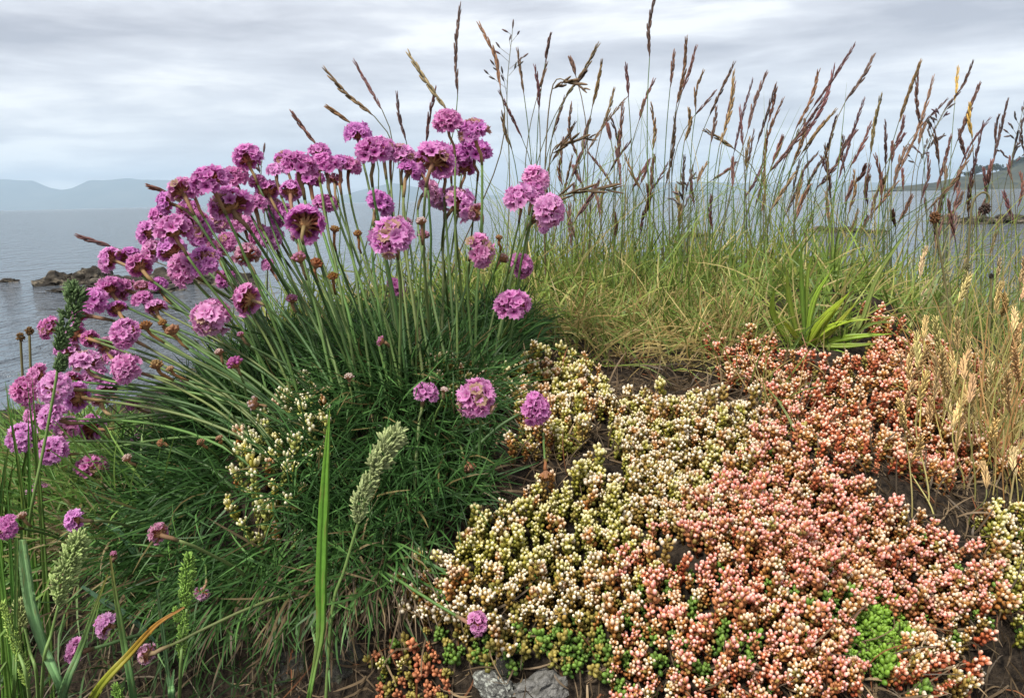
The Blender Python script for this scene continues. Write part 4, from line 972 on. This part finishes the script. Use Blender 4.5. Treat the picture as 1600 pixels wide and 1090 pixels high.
leafy('dark wet leaf with water drops lying across the straw', [(128,915),(165,940),(205,965),(245,1005)], [5, 9, 9, 6], [(.07,.14,.08)] * 4, .41, base=hit(262, 1050))
leafy('short pointed green blade standing at the foot of the bank', [(272,1045),(268,1070),(268,1092)], [2, 9, 12], [GB] * 3, .36)
leafy('thin straight green stem beside the blunt blade', [(26,840),(25,930),(24,1010),(22,1088)], [6, 6, 7, 7], [(.12,.22,.05)] * 4, .35)
leafy('narrow bluish blade standing behind the green seed spike', [(245,920),(255,990),(262,1050),(266,1090)], [4, 7, 7, 7], [(.09,.17,.07)] * 4, .38)
t = leafy('long bright green grass stalk with a wide sheathing blade', [(515,640),(511,700),(506,790),(502,900),(501,985),(492,1040),(482,1095)], [1.5, 9, 17, 19, 16, 9, 8], [(.20,.38,.05), (.19,.40,.05), (.17,.38,.05), (.17,.38,.05), (.25,.36,.10), (.16,.34,.06), (.15,.32,.06)], .35)
for k in range(26):
    bx = R.uniform(-50, 55); Y = R.uniform(.42, .55); tip = at(bx + R.uniform(-15, 25), R.uniform(590, 770), Y); b0 = at(bx, 900, Y); b0[2] = H(b0[0], b0[1])
    o = thing('grass_plant', 'green grass blade in the clump beside the leaning flowers', 'grass', b0, 'grass clump beside the leaning flowers')
    mb = MB(); blade(mb, [b0 - b0, (tip - b0) * .5 + np.array([R.gauss(0, .006), 0, 0]), tip - b0], [.0012, .0018, .0012, .0001], jit((.12, .24, .045), .3), 9, .35, None, b0); mb.obj('leaf', M_LEAF, o)
# cocksfoot style seed heads
def cocksfoot(label, lobes, stem, Y, col, wpx, leaf=None):
    b0 = fg_base(stem[-1][0]) if stem[-1][1] > 1060 else hit(*stem[-1])
    t = thing('cocksfoot_grass', label, 'grass', b0)
    P = [at(x, y, Y) for x, y in stem[:-1]] + [b0]; mb = MB(); tube(mb, resample(P, 16) - b0, np.linspace(.0007, .001, 16), np.array((.16, .25, .07)), 5); mb.obj('stem', M_STEM, t)
    for lobe, wp in lobes:
        mb = MB(); C = resample([at(x, y, Y) for x, y in lobe[::-1]], 12) - b0; wid = 1.65 * wp * Y / FPX; K = len(C); T = unit(np.gradient(C, axis=0))
        nn = int(50 + len(lobe) * 40)
        for k in range(nn):
            f = (k + .5) / nn; i = f * (K - 1); a = int(i); p = C[a] + (C[min(a + 1, K - 1)] - C[a]) * (i - a); s, u, _ = frame(T[a])
            an = k * 2.4 + R.uniform(-.4, .4); o = math.cos(an) * s + math.sin(an) * u; pr = min(1, f * 6) * min(1, (1 - f) * 3.5 + .15) * (.8 + .25 * math.sin(f * 17 + wp))
            d = unit(T[a] * .9 + o * .75 * R.uniform(.6, 1.2)); c = np.array(col) * R.uniform(.6, 1.4)
            for z in range(2):
                dd = unit(d + np.array([R.gauss(0, .25), R.gauss(0, .25), R.gauss(0, .25)]))
                lozenge(mb, p + o * wid * .22 * pr, dd, wid * .27 * R.uniform(.5, 1.35), wid * .045, c, c * np.array((1.35, 1.22, 1.2)), 5, .4)
        mb.obj('seed_head', M_SEED, t)
cocksfoot('dark green seed spike standing against the water among the leaning flowers', [([(113,447),(118,468),(106,508),(90,548)], 27), ([(98,556),(92,582)], 17)], [(92,550),(88,590),(70,690),(48,800),(38,900)], .43, (.075, .13, .05), 27)
cocksfoot('large pale buff green seed spike in front of the dark cushion', [([(623,674),(602,704),(580,742)], 34), ([(585,738),(566,776),(558,818)], 26)], [(582,745),(560,815),(538,890),(518,960),(505,1080)], .37, (.27, .34, .15), 30)
cocksfoot('plump green seed spike over the straw on the bank', [([(124,838),(116,866),(100,900),(92,945)], 34)], [(92,942),(80,990),(68,1040),(62,1088)], .36, (.24, .33, .12), 30)
cocksfoot('upright bright green seed spike beside the nodding flower', [([(296,868),(292,910),(290,950)], 22), ([(290,955),(284,1000),(283,1030)], 15), ([(274,950),(278,972)], 10)], [(292,950),(285,1000),(282,1050),(278,1092)], .36, (.17, .31, .06), 20)
cocksfoot('slender green seed spike by the blunt blade', [([(4,942),(18,985),(32,1030),(44,1075)], 16)], [(10,960),(28,1015),(44,1070),(52,1098)], .35, (.24, .36, .08), 16)
cocksfoot('small pale seed spike just behind the blunt blade', [([(30,937),(34,958),(39,980)], 18)], [(38,975),(48,1020),(58,1060),(62,1098)], .37, (.27, .33, .13), 16)
cocksfoot('short green seed spike tip rising at the foot of the bank', [([(181,1070),(186,1090),(190,1110)], 15)], [(186,1090),(190,1110),(192,1160)], .36, (.17, .32, .06), 16)

# ------------------------------------------------------------------ sea haze
import bmesh
bm = bmesh.new(); bmesh.ops.create_cube(bm, size=1.0)
me = bpy.data.meshes.new('haze'); bm.to_mesh(me); bm.free()
hz = link('haze', me); hz.scale = (30000, 14400, 620); hz.location = (0, 6900, 310 - 44)
mh = bpy.data.materials.new('haze'); mh.use_nodes = True; mh.node_tree.nodes.clear()
oo = mh.node_tree.nodes.new('ShaderNodeOutputMaterial'); pv = mh.node_tree.nodes.new('ShaderNodeVolumePrincipled')
pv.inputs['Color'].default_value = (0.64, 0.83, 1.0, 1); pv.inputs['Density'].default_value = 9.5e-5
mh.node_tree.links.new(pv.outputs[0], oo.inputs['Volume']); me.materials.append(mh)
tag(hz, 'pale blue sea haze veiling the far hills', 'haze', None, 'stuff')
